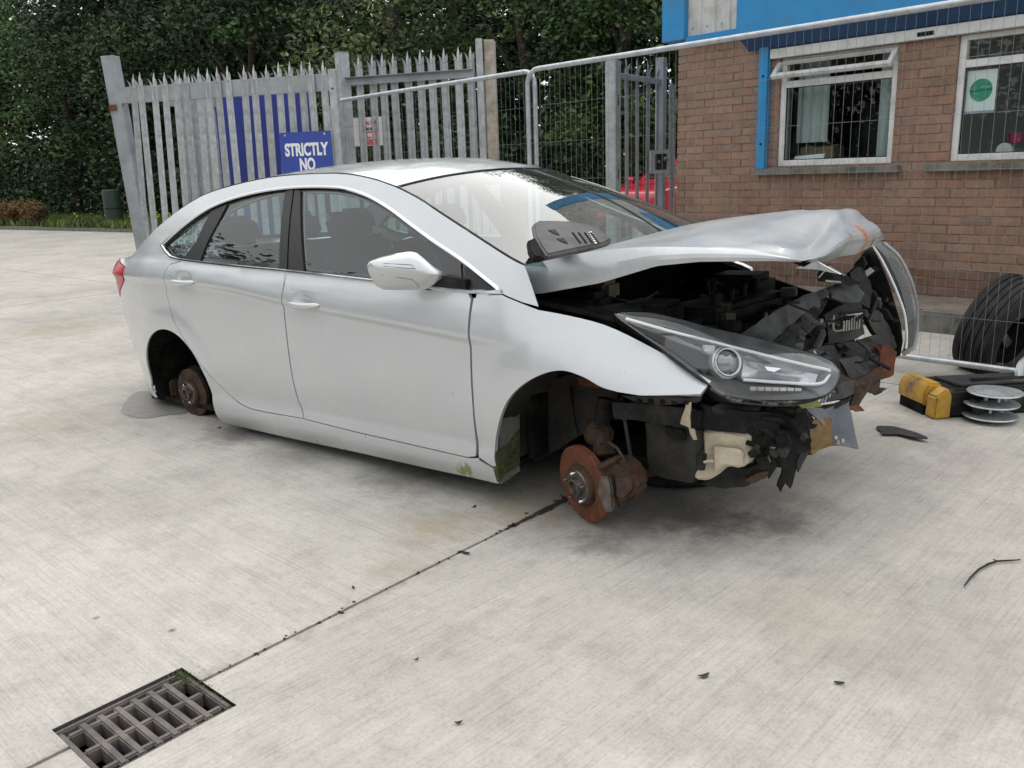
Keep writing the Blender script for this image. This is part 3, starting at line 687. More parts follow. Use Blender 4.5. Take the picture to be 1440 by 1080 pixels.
# --- door mirror (near side) and its twin
def mirror(s):
    topl = [(516, 373), (520, 367), (535, 361.5), (558, 356), (577, 353.3), (588, 355.5), (598, 363.5), (611, 375), (622, 382)]
    botl = [(516, 374), (520, 387), (529, 402), (540, 407.3), (565, 408), (586, 408), (600, 406.5), (611, 400), (622, 391)]
    crel = [(516, 373.5), (520, 375), (533, 377), (555, 379.5), (577, 382), (588, 384), (600, 386), (611, 387), (622, 387)]
    us = np.linspace(516, 622.5, 30)
    def row(l): return np.interp(us, [q[0] for q in l], [q[1] for q in l])
    T_, B_, K_ = row(topl), row(botl), row(crel)
    yl = np.interp(us, [516, 622.5], [1.035, .875])
    nrm = np.array([.80, .58, .12])
    def pt(i, f, dep):
        py = T_[i]+(K_[i]-T_[i])*f if f <= 1 else K_[i]+(B_[i]-K_[i])*(f-1)
        return P(us[i], py, yl[i])+nrm*dep
    vs = []; fr = [0, .12, .3, .5, .75, .95, 1.0, 1.05, 1.25, 1.5, 1.75, 1.9, 2.0]
    pr = [0, .35, .60, .77, .92, .995, 1.0, .985, .86, .66, .40, .2, 0]
    for f, b_ in zip(fr, pr):
        for i in range(30):
            t = i/29; e_ = max(0., 1-abs(2*t-1)**3.2)**.6
            vs.append(pt(i, f, .075*b_*e_-.012))
    nfr = len(fr)
    fs = grid_faces(nfr, 30)
    for f in (2.0, 1.5, 1.0, .5, 0):
        for i in range(30):
            t = i/29; e_ = max(0., 1-abs(2*t-1)**3)**.5
            vs.append(pt(i, f, -.012-(.055*e_ if 0 < f < 2 else 0)))
    fs += [(a+nfr*30, b+nfr*30, c+nfr*30, d+nfr*30) for a, b, c, d in grid_faces(5, 30)]
    if s < 0: vs = [np.array([v[0], -v[1], v[2]]) for v in vs]
    o = mk('door_mirror', vs, fs, M_PAINT, car, True)
    bm = bmesh.new(); bm.from_mesh(o.data); bmesh.ops.remove_doubles(bm, verts=bm.verts, dist=.0008); bmesh.ops.recalc_face_normals(bm, faces=bm.faces); bm.to_mesh(o.data); bm.free(); o.data.shade_smooth()
    try: o.data.set_sharp_from_angle(angle=R(48))
    except Exception: pass
    def surf(px, py, lift=.0012):
        i = (px-516)/106.5*29; i0 = int(min(28, max(0, i))); fr_ = i-i0
        tt = T_[i0]*(1-fr_)+T_[i0+1]*fr_; kk = K_[i0]*(1-fr_)+K_[i0+1]*fr_; bb_ = B_[i0]*(1-fr_)+B_[i0+1]*fr_
        f = (py-tt)/(kk-tt) if py <= kk else 1+(py-kk)/(bb_-kk)
        t = i/29; e_ = max(0., 1-abs(2*t-1)**3.2)**.6
        q = P(px, py, np.interp(px, [516, 622.5], [1.035, .875]))+nrm*(.075*np.interp(f, fr, pr)*e_-.012+lift)
        return (q[0], s*q[1], q[2])
    G().tube([surf(*q) for q in [(520, 371), (540, 371.5), (560, 372.5), (576, 373.5), (581, 379), (560, 377.5), (540, 375.5), (522, 373.5), (520, 371)]], .0010, 5).obj('indicator_seam', M_PLASG, o)
    G().tube([surf(*q) for q in [(535, 387), (560, 391), (578, 394), (586, 400), (589, 406)]], .0008, 5).obj('shell_seam', M_PLASG, o)
    arm = [P(588, 404, .87), P(622, 388, .87), P(655, 394, .862), P(656, 408, .862), P(628, 407, .865), P(600, 409, .868)]
    G().plate([(q[0], s*q[1], q[2]) for q in arm], .05, (0, -s, 0)).obj('mirror_arm', M_PLAS, o, False, .004)
for s in (1, -1): mirror(s)

# --- bonnet, pushed up and folded at the nose
HY = [.72, .70, .5, .25, 0, -.25, -.5, -.72]
ne = [P(737, 373, .70), P(853, 351, .70), P(929, 347, .70), P(1042, 350, .70), P(1100, 359, .70), P(1128, 367, .70)]
rows = [
    [(-.31, None), (-.22, 1.075), (-.165, 1.098), (-.135, 1.117), (-.135, 1.122), (-.20, 1.10), (-.30, 1.05)],
    [(.06, None), (.06, 1.118), (.07, 1.143), (.08, 1.158), (.08, 1.153), (.06, 1.12), (.0, 1.04)],
    [(.26, None), (.27, 1.135), (.28, 1.163), (.28, 1.180), (.27, 1.170), (.22, 1.13), (.14, 1.04)],
    [(.56, None), (.54, 1.140), (.52, 1.172), (.50, 1.195), (.46, 1.178), (.40, 1.125), (.30, 1.03)],
    [(.71, None), (.70, 1.112), (.665, 1.150), (.62, 1.190), (.58, 1.180), (.52, 1.145), (.40, 1.05)],
    [P(1128, 367, .70), P(1146, 357, .56), P(1168, 336, .36), P(1188, 322, .18), P(1207, 319, .03), P(1225, 311, -.27), P(1234, 333, -.45)]]
grid = []
for k, r in enumerate(rows):
    q = []
    for j, t_ in enumerate(r):
        q.append(np.array(t_) if len(t_) == 3 else (ne[k] if t_[1] is None else np.array([t_[0], HY[j+1], t_[1]])))
    grid.append(q)
grid = np.array(grid)        # 6 x 7 x 3
lip = np.array([P(1132, 368.5, .68), P(1150, 368, .56), P(1167, 366, .42), P(1179, 361, .26), P(1202, 358, .08), P(1231, 344, -.20), P(1233, 342, -.40)])
def hood_surface(nu=46, nv=46):
    gu = np.linspace(0, 5, nu); gv = np.linspace(0, 6, nv)
    tmp = np.array([[pchip(range(6), grid[:, j, c])(gu) for c in range(3)] for j in range(7)])  # 7,3,nu
    out = np.zeros((nu, nv, 3))
    for i in range(nu):
        for c in range(3):
            sm = pchip(range(7), tmp[:, c, i])(gv); ln_ = np.interp(gv, range(7), tmp[:, c, i]); k_ = min(1., max(0., (gu[i]-1.5)/1.2))*.7
            out[i, :, c] = sm*(1-k_)+ln_*k_
    lp = np.stack([np.interp(gv, range(7), lip[:, c]) for c in range(3)], 1)
    return out, lp, gu, gv
HS, HLIP, gu, gv = hood_surface()
for i, u in enumerate(gu):
    a = np.clip((u-1.6)/2.6, 0, 1)
    for j, v in enumerate(gv):
        if 0.15 < v < 5.8:
            f = (abs(((v*.8+u*.55) % 2)-1)-.5)*.014-(abs(((v*.45-u*.8+.6) % 1.6)-.8)-.4)*.018
            HS[i, j, 2] += a*f*min(1, (5.0-u)*1.5)
            HS[i, j, 2] -= .020*math.exp(-((u-4.0)**2/.05+(v-1.6)**2/.8))+.012*math.exp(-((u-3.3)**2/.10+(v-3.4)**2/.5))
hn, hv = HS.shape[:2]
lipn = 7; ext = []
for k in range(1, lipn):
    t = k/(lipn-1); row = HS[-1]*(1-t)+HLIP*t
    row = row+np.array([.03, .01, .008])*math.sin(math.pi*t)
    ext.append(row)
HA = np.concatenate([HS, np.array(ext)], 0)
vs = HA.reshape(-1, 3); fs = [f[::-1] for f in grid_faces(HA.shape[0], hv)]
# near side flange hanging down from the edge
fl_t = HS[:, 0, :]; bx = [P(757, 413, .735), P(841, 398, .735), P(921, 374, .735), P(982, 368, .735), P(1082, 367, .72), P(1128, 369, .705)]
bxs = np.array(bx); fb = np.stack([np.interp(np.linspace(0, 1, hn), np.linspace(0, 1, 6), bxs[:, c]) for c in range(3)], 1)
fb2 = np.array([[np.interp(t[0]+.02, bxs[:, 0], bxs[:, 1]), np.interp(t[0]+.05*(1-i/hn), bxs[:, 0], bxs[:, 2])] for i, t in enumerate(fl_t)])
fbot = np.stack([fl_t[:, 0]+.06*(1-np.linspace(0, 1, hn)), fb2[:, 0], np.minimum(fb2[:, 1], fl_t[:, 2]-.004)], 1)
n0 = len(vs); vs = list(vs); nf = 5
for k in range(1, nf):
    t = k/(nf-1)
    for i in range(hn):
        p = fl_t[i]*(1-t)+fbot[i]*t; p = p+np.array([0, .012*math.sin(math.pi*t), .004*math.sin(math.pi*t)]); vs.append(p)
col = lambda k, i: (i*hv+0) if k == 0 else n0+(k-1)*hn+i
for k in range(nf-1):
    for i in range(hn-1): fs.append((col(k, i), col(k, i+1), col(k+1, i+1), col(k+1, i))[::-1])
hood = mk('bonnet', vs, fs, M_HOOD, car, True)
try: hood.data.set_sharp_from_angle(angle=R(16))
except Exception: pass
il = HS.copy(); il[:, :, 2] -= .022
il2 = il[:, 1:-1, :].reshape(-1, 3)
mk('bonnet_liner', il2, grid_faces(hn, hv-2), M_HOODIN, hood, True)
G().plate([P(1118, 376, .60), P(1148, 366, .60), P(1183, 385, .58), P(1150, 378, .58)], .004).obj('torn_flap', M_PAINT, hood)
# ================================================================== the yard
EU = np.array([.659, .752, 0]); EV = np.array([-.752, .659, 0]); J0 = np.array([-.852, 2.093, 0])
def uvp(u, v, z=0.): return J0+u*EU+v*EV+np.array([0, 0, z])
yard = mk('ground', [(-150, -80, -.03), (150, -80, -.03), (150, 200, -.03), (-150, 200, -.03)], [(0, 1, 2, 3)], M_JOINT)
tag(yard, kind='structure')
# hole for the gully is cut as four sheets: rebuild the ground round it
DU0, DU1, DV0, DV1 = -.385, -.035, -.172, .108
def sheet_with_hole(u0, u1, v0, v1, hole):
    a0, a1, b0, b1 = hole; q = []
    for (p0, p1, r0, r1) in ((u0, a0, v0, v1), (a1, u1, v0, v1), (a0, a1, v0, b0), (a0, a1, b1, v1)):
        if p1-p0 > 1e-4 and r1-r0 > 1e-4: q.append((p0, p1, r0, r1))
    return q
g = G()
for (a, b, c, d) in sheet_with_hole(-120, 160, -120, 160, (DU0, DU1, DV0, DV1)):
    n = len(g.v); g.v += [tuple(uvp(*p, -.012)) for p in ((a, c), (b, c), (b, d), (a, d))]; g.f.append((n, n+1, n+2, n+3))
yard.data.clear_geometry(); yard.data.from_pydata(g.v, [], g.f); yard.data.update()
def slab(u0, u1, v0, v1, mat, hole=None):
    gp = .005; u0 += gp; u1 -= gp; v0 += gp; v1 -= gp
    q = [(u0, u1, v0, v1)]
    if hole:
        a0, a1, b0, b1 = [hole[0], hole[1], max(hole[2], v0), min(hole[3], v1)]
        q = sheet_with_hole(u0, u1, v0, v1, (a0, a1, b0, b1))
    g = G(); dz = random.uniform(-.002, .002)
    for (a, b, c, d) in q:
        n = len(g.v); g.v += [tuple(uvp(p[0], p[1], dz)) for p in ((a, c), (b, c), (b, d), (a, d))]; g.f.append((n, n+1, n+2, n+3))
        n = len(g.v); rim = [(a, c), (b, c), (b, d), (a, d)]
        g.v += [tuple(uvp(p[0], p[1], dz)) for p in rim]+[tuple(uvp(p[0], p[1], -.014)) for p in rim]
        g.f += [(n+i, n+4+i, n+4+(i+1) % 4, n+(i+1) % 4) for i in range(4)]
    return mk('concrete_slab', g.v, g.f, mat, yard)
for iu in range(-3, 9):
    for iv in range(-4, 10):
        u0 = 4.26+6*(iu-1); v0 = 4.4*iv
        cpt = uvp(u0+3, v0+2.2)
        if cpt[1] > 36 or cpt[1] < -9 or abs(cpt[0]) > 30 or (cpt@WN) > WD+14: continue
        hole = (DU0, DU1, DV0, DV1) if (u0 < DU0 < u0+6 and iv in (-1, 0)) else None
        slab(u0, u0+6, v0, v0+4.4, M_CON_R if iv < 0 else M_CON_L, hole)
# crumbled joint: ragged dirt and grit along the groove
g = G()
for k in range(170):
    u = random.uniform(-2, 3.6); 
    if -.42 < u < 0: continue
    wv = random.gauss(0, .003+.003*(math.sin(u*5)+1)); r = random.uniform(.001, .004)
    if random.random() < .15: u = 1.55+random.gauss(0, .2)
    if 1.25 < u < 1.85: r *= 1.9; wv *= 2.2
    c = uvp(u, wv, -.001); a = random.uniform(0, 3.1)
    pts = [c+np.array([r*1.7*math.cos(a+t)*(.7+.6*random.random()), r*1.2*math.sin(a+t)*(.7+.6*random.random()), .001]) for t in np.linspace(0, 2*math.pi, 6)[:-1]]
    g.plate(pts, .004, (0, 0, 1))
us_ = np.arange(1.22, 2.3, .02); wl = [.004+.020*max(0, math.sin((u-1.22)/.75*math.pi) if u < 1.97 else .3)*(.5+random.random()*.8) for u in us_]
for i in range(len(us_)-1):
    n = len(g.v); g.v += [tuple(uvp(us_[i], -wl[i], .0035)), tuple(uvp(us_[i+1], -wl[i+1], .0035)), tuple(uvp(us_[i+1], wl[i+1]*.5, .0035)), tuple(uvp(us_[i], wl[i]*.5, .0035))]; g.f.append((n, n+1, n+2, n+3))
tag(g.obj('joint_grit', M_JOINT, fixn=False), kind='stuff')
# gully
pit = G(); q = [(DU0, DV0), (DU1, DV0), (DU1, DV1), (DU0, DV1)]
pv = [tuple(uvp(*p, -.0)) for p in q]+[tuple(uvp(*p, -.45)) for p in q]
pit.add(pv, [(0, 1, 5, 4), (1, 2, 6, 5), (2, 3, 7, 6), (3, 0, 4, 7), (4, 5, 6, 7)]); tag(pit.obj('drain_pit', M_DARK, fixn=False), kind='structure')
gr = empty('drain_grate', uvp((DU0+DU1)/2, (DV0+DV1)/2, 0), 'cast iron drain grate with two rows of square holes sunk in the concrete', 'drain grate')
GI = Matrix.Translation(-Vector(uvp((DU0+DU1)/2, (DV0+DV1)/2, 0)))
def gpart(name, u0, u1, v0, v1, z0=-.055, z1=-.008, mat=M_IRON):
    g = G(); c = [(u0, v0), (u1, v0), (u1, v1), (u0, v1)]
    g.plate([uvp(*p, z0) for p in c], z1-z0, (0, 0, 1)); o = g.obj(name, mat, gr, True, .004, 2); o.data.transform(GI); return o
fr = .018
gpart('frame', DU0, DU1, DV0, DV0+fr); gpart('frame', DU0, DU1, DV1-fr, DV1); gpart('frame', DU0, DU0+fr, DV0+fr+.001, DV1-fr-.001); gpart('frame', DU1-fr, DU1, DV0+fr+.001, DV1-fr-.001)
iu0, iu1, iv0, iv1 = DU0+fr+.002, DU1-fr-.002, DV0+fr+.002, DV1-fr-.002
nb = 7
for k in range(1, nb):
    u = iu0+(iu1-iu0)*k/nb; gpart('bar', u-.0105, u+.0105, iv0, iv1)
h3 = iv1-iv0
for v in (iv0+h3*.10, iv0+h3*.5, iv0+h3*.90): gpart('long_bar', iu0, iu1, v-.0095, v+.0095, -.053, -.0095)
g = G()
for k in range(420):
    a = abs(random.gauss(0, 1)); u = DU1+random.gauss(-.012, .02); v = DV1-abs(random.gauss(0, .05)) if random.random() < .75 else random.uniform(DV0, DV1)
    if v < DV1-.14: u = DU1+random.gauss(0, .008)
    c = uvp(u, v, random.uniform(-.014, .001)); r = random.uniform(.002, .006); d = np.array([random.gauss(0, 1), random.gauss(0, 1), random.uniform(.2, 1.5)]); d /= np.linalg.norm(d); e = np.cross(d, [0.3, .2, 1]); e /= np.linalg.norm(e)
    n = len(g.v); g.v += [tuple(c-e*r*.5), tuple(c+e*r*.5), tuple(c+d*r*1.6)]; g.f.append((n, n+1, n+2))
mo = g.obj('moss', M_MOSS, gr, fixn=False); mo.data.transform(GI); mo['kind'] = 'stuff'

# wet patch behind the back wheel
b = NB('puddle'); b.set(col=(.27, .255, .232), rough=b.ramp(b.noise(14, 4, .6), [(.35, .4), (.7, .7)]), spec=.4); M_PUD = b.m
c0 = at_z(225, 572, 0.); pts = [(170, 578), (180, 560), (196, 550), (225, 553), (250, 560), (268, 570), (262, 580), (232, 584), (205, 588), (185, 586)]
pp = catmull([at_z(x, y, .004)[:2] for x, y in pts], 5, True)
tag(mk('puddle', [(x, y, .004) for x, y in pp], [tuple(range(len(pp)))], M_PUD), kind='structure')

# ================================================================== brick building
bld = empty('brick_building', wall_pt(-3, ZB), 'low brown brick building with a blue fascia and white framed windows', 'building')
BI = Vector(wall_pt(-3, ZB))
ROTW = Matrix(((-WDIR[0], WN[0], 0), (-WDIR[1], WN[1], 0), (0, 0, 1)))     # local x = s, y = into the wall, z up
BM = Matrix.Translation(Vector(WD*WN)) @ ROTW.to_4x4()
bld.matrix_world = BM
S0, S1 = -5.72, 1.2
W1 = (-4.545, -3.43, ZB+14*.075+.06, 2.265); W2 = (-2.95, -1.25, ZB+14*.075+.06, 2.265)
wallp = bpy.data.objects.new('brick_wall', None); C.objects.link(wallp); wallp.parent = bld
g = G()
def wbox(g, s0, s1, y0, y1, z0, z1): return g.box(((s0+s1)/2, (y0+y1)/2, (z0+z1)/2), (s1-s0, y1-y0, z1-z0))
ztop = 2.50
for (a, b_, c, d) in [(S0+.008, W1[0], -.2, ztop), (W1[1], W2[0], -.2, ztop), (W2[1], S1, -.2, ztop), (W1[0], W1[1], -.2, W1[2]), (W2[0], W2[1], -.2, W2[2]), (W1[0], W1[1], W1[3], ztop), (W2[0], W2[1], W2[3], ztop)]:
    wbox(g, a, b_, .008, .22, c, d)
wbox(g, S0+.008, S0+.22, .2205, 5.0, -.2, ztop)
g.obj('mortar', M_MORTAR, wallp)
full = {}
def brick_mesh(L):
    L = round(L, 3)
    if L not in full:
        g = G(); g.box((0, .051, 0), (L, .102, .0655))
        o = g.obj('brick', M_BRICK, None, False, .0025, 1); me = o.data; bpy.data.objects.remove(o); full[L] = (me, me.copy()); full[L][1].materials[0] = M_BRICKD
    return full[L]
cand = []
for r in range(31):
    zc_ = ZB+.075*(r+.5)
    s = S0+(0 if r % 2 == 0 else -.1125)
    while s < S1:
        a, b_ = max(s, S0), s+.215
        segs = [(a, b_)]
        for (w0, w1, z0, z1) in (W1, W2):
            if z0-.002 < zc_ < z1+.0:
                ns = []
                for (p, q) in segs:
                    if q <= w0 or p >= w1: ns.append((p, q))
                    else:
                        if p < w0: ns.append((p, w0))
                        if q > w1: ns.append((w1, q))
                segs = ns
        for (p, q) in segs:
            if q-p > .03: cand.append((p, q, zc_, r))
        s += .225
def in_view(p, q, z):
    P_ = wall_pt((p+q)/2, z); d = P_-CAMP; D = d@CF; px = 720+F*(d@CR)/D; py = 540+F*(d@CD)/D
    if not (940 < px < 1450 and -5 < py < 430): return False, D
    lim = np.interp(px, [950, 985, 1090, 1215, 1235, 1290], [292, 312, 296, 305, 345, 420])
    if py > lim+4 and px < 1280: return False, D
    if px > 1330 and py > 440-.35*(px-1330): return False, D
    if py < 60-.155*(px-957): return False, D
    return True, D
vis = sorted([(in_view(p, q, z)[1], i) for i, (p, q, z, r) in enumerate(cand) if in_view(p, q, z)[0]])
pick = set(i for _, i in vis[:298])
rest = {0: G(), 1: G()}
for i, (p, q, z, r) in enumerate(cand):
    dy = random.uniform(-.003, .0025); tl_ = random.uniform(-.006, .006)
    dark = 1 if r < 3 else 0
    if i in pick:
        o = bpy.data.objects.new('brick', brick_mesh(q-p)[dark]); C.objects.link(o); o.parent = wallp; o.location = ((p+q)/2, dy, z); o.rotation_euler = (0, tl_, 0)
    else:
        rest[dark].box(((p+q)/2, .051+dy, z), (q-p, .102, .0655), Matrix.Rotation(tl_, 3, 'Y'))
for k, m in ((0, M_BRICK), (1, M_BRICKD)):
    o = rest[k].obj('brickwork', m, wallp, fixn=False); o['kind'] = 'stuff'
# upper works
def bpart(name, boxes, mat, parent=bld, bevel=.003, smooth=False):
    g = G()
    for bx_ in boxes: wbox(g, *bx_)
    return g.obj(name, mat, parent, smooth, bevel, 1)
bpart('corner_trim', [(-5.86, -5.585, -.10, .22, 2.56, 5.4), (-5.86, -5.60, .2205, 5.0, 2.56, 5.4)], M_BLUE)
bpart('base_trim', [(-5.584, -4.86, -.075, .12, 2.525, 2.585)], M_BLUE)
# ribbed cladding sheets, one object per sheet
prof = []
for k in range(0, 6):
    x = k*.17; prof += [(x, 0), (x+.115, 0), (x+.128, -.018), (x+.157, -.018), (x+.17, 0)]
def clad(s0, n):
    g = G(); pf = [(x, y) for x, y in prof if x <= .17*n+1e-6]; m = len(pf)
    vs = [(s0+x, y-.03, 2.586) for x, y in pf]+[(s0+x, y-.03, 5.4) for x, y in pf]
    g.add(vs, [(i, i+1, m+i+1, m+i) for i in range(m-1)]); o = g.obj('cladding_panel', M_CLAD, bld, fixn=False)
    g = G()
    for k in range(n): g.lathe([(-.004, .012), (.0, .012), (.006, .008), (.007, 0)], 10, (s0+.06+.17*k, -.031, 2.66), (0, -1, 0))
    g.obj('fixing_screw', M_GALVD, o)
for k in range(7): clad(-5.583+k*1.02, 6)
wbox(g := G(), -5.58, S1, .0, 5.0, 2.51, 5.35); g.obj('upper_wall', M_CLAD, bld)
bpart('fascia', [(-4.862, S1, -.27, -.245, 2.485, 2.86), (-4.80, S1, -.244, -.03, 2.78, 2.90), (-4.862, -4.84, -.2445, -.03, 2.485, 2.86)], M_BLUE)
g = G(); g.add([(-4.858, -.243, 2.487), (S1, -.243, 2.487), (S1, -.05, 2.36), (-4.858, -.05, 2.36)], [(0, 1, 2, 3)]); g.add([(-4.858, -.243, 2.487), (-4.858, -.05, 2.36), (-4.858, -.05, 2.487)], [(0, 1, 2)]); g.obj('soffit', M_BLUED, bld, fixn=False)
bpart('lintel_beam', [(-4.62, S1, -.06, .0, 2.268, 2.352)], M_UPVC)
vp = bpart('vent_plate', [(-3.262, -3.128, -.068, -.0605, 2.288, 2.322)], M_PLASG)
bpart('vent_slot', [(-3.25+.03*k, -3.232+.03*k, -.071, -.0685, 2.295, 2.315) for k in range(4)], M_DARK, vp)
bp_ = bpart('corner_post', [(-4.728, -4.632, -.075, .0, 1.268, 2.48)], M_BLUE)
G().lathe([(0, .011), (.006, .011), (.0065, 0)], 10, (-4.675, -.0752, 2.12), (0, -1, 0)).lathe([(0, .011), (.006, .011), (.0065, 0)], 10, (-4.675, -.0752, 1.50), (0, -1, 0)).obj('bolt_head', M_DARK, bp_)
def window(s0, s1, z0, z1, zt, mull=(), sill=(0, 0), opened=False):
    fr_ = G(); d0, d1 = .03, .09; t = .055
    wbox(fr_, s0, s0+t, d0, d1, z0, z1); wbox(fr_, s1-t, s1, d0, d1, z0, z1)
    wbox(fr_, s0+t, s1-t, d0, d1, z0, z0+t); wbox(fr_, s0+t, s1-t, d0, d1, z1-.04, z1); wbox(fr_, s0+t, s1-t, d0, d1, zt-.03, zt+.03)
    for m in mull: wbox(fr_, m-.03, m+.03, d0+.001, d1-.001, z0+t, zt-.03)
    for m in mull: wbox(fr_, m-.03, m+.03, d0+.001, d1-.001, zt+.03, z1-.04)
    f = fr_.obj('window', M_UPVC, bld, False, .004, 1)
    ed = [s0+t]+[m for m in mull]+[s1-t]
    for i in range(len(ed)-1):
        a = ed[i]+(.03 if i else 0); b2 = ed[i+1]-(.03 if i < len(ed)-2 else 0)
        gk = G(); gt = .008
        for (x0, x1, y0, y1) in ((a, a+gt, z0+t, zt-.03), (b2-gt, b2, z0+t, zt-.03), (a+gt, b2-gt, z0+t, z0+t+gt), (a+gt, b2-gt, zt-.03-gt, zt-.03)): wbox(gk, x0, x1, .0445, .056, y0, y1)
        gk.obj('gasket', M_BLACKG, f)
        G().add([(a, .055, z0+t), (b2, .055, z0+t), (b2, .055, zt-.03), (a, .055, zt-.03)], [(0, 1, 2, 3)]).obj('pane', M_WIN, f, fixn=False)
        if not opened: G().add([(a, .055, zt+.03), (b2, .055, zt+.03), (b2, .055, z1-.04), (a, .055, z1-.04)], [(0, 1, 2, 3)]).obj('pane', M_WIN, f, fixn=False)
    if opened:
        top = z1-.045; Hh = top-(zt+.032); a = R(44)
        def rot(y, z): return (.03+(y)*math.cos(a)+(z-top)*math.sin(a), top+(z-top)*math.cos(a)-(y)*math.sin(a))
        sg = G()
        def rb(x0, x1, z0_, z1_):
            v = []
            for x in (x0, x1):
                for yy in (-.03, .012):
                    for z in (z0_, z1_): q = rot(yy, z); v.append((x, q[0], q[1]))
            sg.add(v, [(0, 1, 3, 2), (4, 6, 7, 5), (0, 4, 5, 1), (2, 3, 7, 6), (0, 2, 6, 4), (1, 5, 7, 3)])
        x0, x1 = s0-.03, s1-.01; tz = .042
        rb(x0, x0+tz, top-Hh-.03, top); rb(x1-tz, x1, top-Hh-.03, top); rb(x0+tz+.001, x1-tz-.001, top-Hh-.03, top-Hh-.03+tz); rb(x0+tz+.001, x1-tz-.001, top-.012, top)
        so_ = sg.obj('vent_sash', M_UPVC, f, False, .003, 1)
        q0 = rot(-.008, top-Hh+.012); q1 = rot(-.008, top-tz)
        G().add([(x0+tz, *q0), (x1-tz, *q0), (x1-tz, *q1), (x0+tz, *q1)], [(0, 1, 2, 3)]).obj('pane', M_WIN, f, fixn=False)
    return f
window(W1[0], W1[1], W1[2]+.012, W1[3], 2.03, (), opened=True)
window(W2[0], W2[1], W2[2]+.012, W2[3], 2.045, (-2.10,))
bpart('window_sill', [(-4.735, -3.335, -.075, .10, 1.207, 1.268)], M_SILL, bevel=.006)
bpart('window_sill', [(-3.122, -1.1, -.075, .10, 1.207, 1.268)], M_SILL, bevel=.006)
# the rooms behind the glass
g = G(); wbox(g, S0+.23, S1, .221, 4.2, -.02, .0); wbox(g, S0+.23, S1, .221, 4.2, 2.44, 2.495); wbox(g, S0+.23, S1, 4.2, 4.3, 0, 2.5); wbox(g, -3.2, -3.1, .221, 4.2, 0, 2.44)
g.obj('room_shell', M_ROOM, bld)
def inside_thing(name, lab, cat, s, y, z, group=None):
    e = empty(name, (0, 0, 0), lab, cat, group, BM@Matrix.Translation((s, y, z))); return e
def curtain(s0, s1, z0, z1, lab, y=.20, gp=None):
    n = max(8, int((s1-s0)/.018)); vs = []
    for i in range(n+1):
        x = s0+(s1-s0)*i/n
        yy = .018*math.sin(i*1.15)+.008*math.sin(i*2.7)
        vs += [(x, yy, z0-1.8), (x, yy, (z0+z1)/2-1.8), (x, yy*.6, z1-1.8)]
    o = mk('curtain', vs, grid_faces(n+1, 3), M_CURT, None, True)
    o.matrix_world = BM@Matrix.Translation((0, y, 1.8)); tag(o, lab, 'curtain', gp)
curtain(-4.49, -4.18, 1.50, 2.25, 'pale curtain at the blue post side of the open vent window', .26)
curtain(-3.68, -3.46, 1.26, 2.25, 'pale curtain at the right jamb of the open vent window', .24)
curtain(-3.98, -3.74, 1.26, 2.1, 'grey curtain hanging deep in the room of the open vent window', .9)
bx = inside_thing('cardboard_box', 'brown cardboard box on the ledge inside the open vent window', 'box', -4.30, .42, 1.26)
G().box((0, 0, .10), (.34, .22, .20)).obj('box_body', M_CARD, bx, bevel=.004); G().box((0, -.03, .203), (.34, .10, .004), Matrix.Rotation(.25, 3, 'X')).obj('flap', M_CARD, bx)
o = G().plate([(-.16, 0, 0), (.16, -.01, 0), (.16, .0, .055), (-.16, .03, .04)], .003).obj('paper_sheet', M_WHITE); o.matrix_world = BM@Matrix.Translation((-4.30, .17, 1.335)); tag(o, 'white paper leaning inside the bottom left of the open vent window', 'paper')
ch = inside_thing('office_chair', 'dark high backed chair inside the room behind the open vent window', 'chair', -3.75, .75, .0)
G().box((0, .05, 1.38), (.46, .10, .55)).obj('backrest', M_SEAT, ch, True, .045, 3); G().box((0, -.2, 1.0), (.5, .5, .1)).obj('seat', M_SEAT, ch, True, .04, 3); G().tube([(0, -.2, .1), (0, -.2, .98)], .03).obj('column', M_PLAS, ch)
for k in range(5): G().tube([(0, -.2, .12), (.28*math.cos(k*1.2566), -.2+.28*math.sin(k*1.2566), .05)], .02).obj('leg', M_PLAS, ch)
jk = inside_thing('coat', 'dark coat hanging in the room behind the open vent window', 'coat', -4.02, 1.0, 1.25)
G().lathe([(.62, .03), (.60, .13), (.50, .19), (.2, .17), (-.3, .20), (-.32, 0)], 14, (0, 0, 0), (0, 0, 1)).obj('coat_body', M_SEAT, jk, True)
for sg_ in (-1, 1): G().tube([(sg_*.15, 0, .52), (sg_*.24, .02, .25), (sg_*.25, 0, -.1)], [.07, .06, .045], 8).obj('sleeve', M_SEAT, jk, True)
# poster in the right window
po = empty('poster', label='white poster with a big green disc taped inside the right window', cat='poster', mat=BM@Matrix.Translation((-2.775, .075, 1.825)))
G().plate([(-.112, 0, -.165), (.112, 0, -.165), (.112, 0, .165), (-.112, 0, .165)], .002, (0, 1, 0)).obj('paper', M_WHITE, po)
n = 40; G().plate([(.085*math.cos(a), -.0035, .085*math.sin(a)*1.03+.012) for a in np.linspace(0, 2*math.pi, n, False)], .002, (0, 1, 0)).obj('green_disc', M_POST, po)
G().plate([(-.085, -.0055, .002), (.083, -.0055, .008), (.083, -.0055, .018), (-.085, -.0055, .012)], .0012, (0, 1, 0)).obj('print_bar', simple('poster_dark_green', (.03, .16, .10), .6), po)
G().plate([(-.112, -.0035, -.163), (.112, -.0035, -.163), (.112, -.0035, -.148), (-.112, -.0035, -.148)], .002, (0, 1, 0)).obj('footer_strip', simple('poster_grey', (.35, .38, .5), .6), po)
mo_ = inside_thing('computer_monitor', 'black monitor on the ledge behind the right window', 'monitor', -2.28, .55, 1.27)
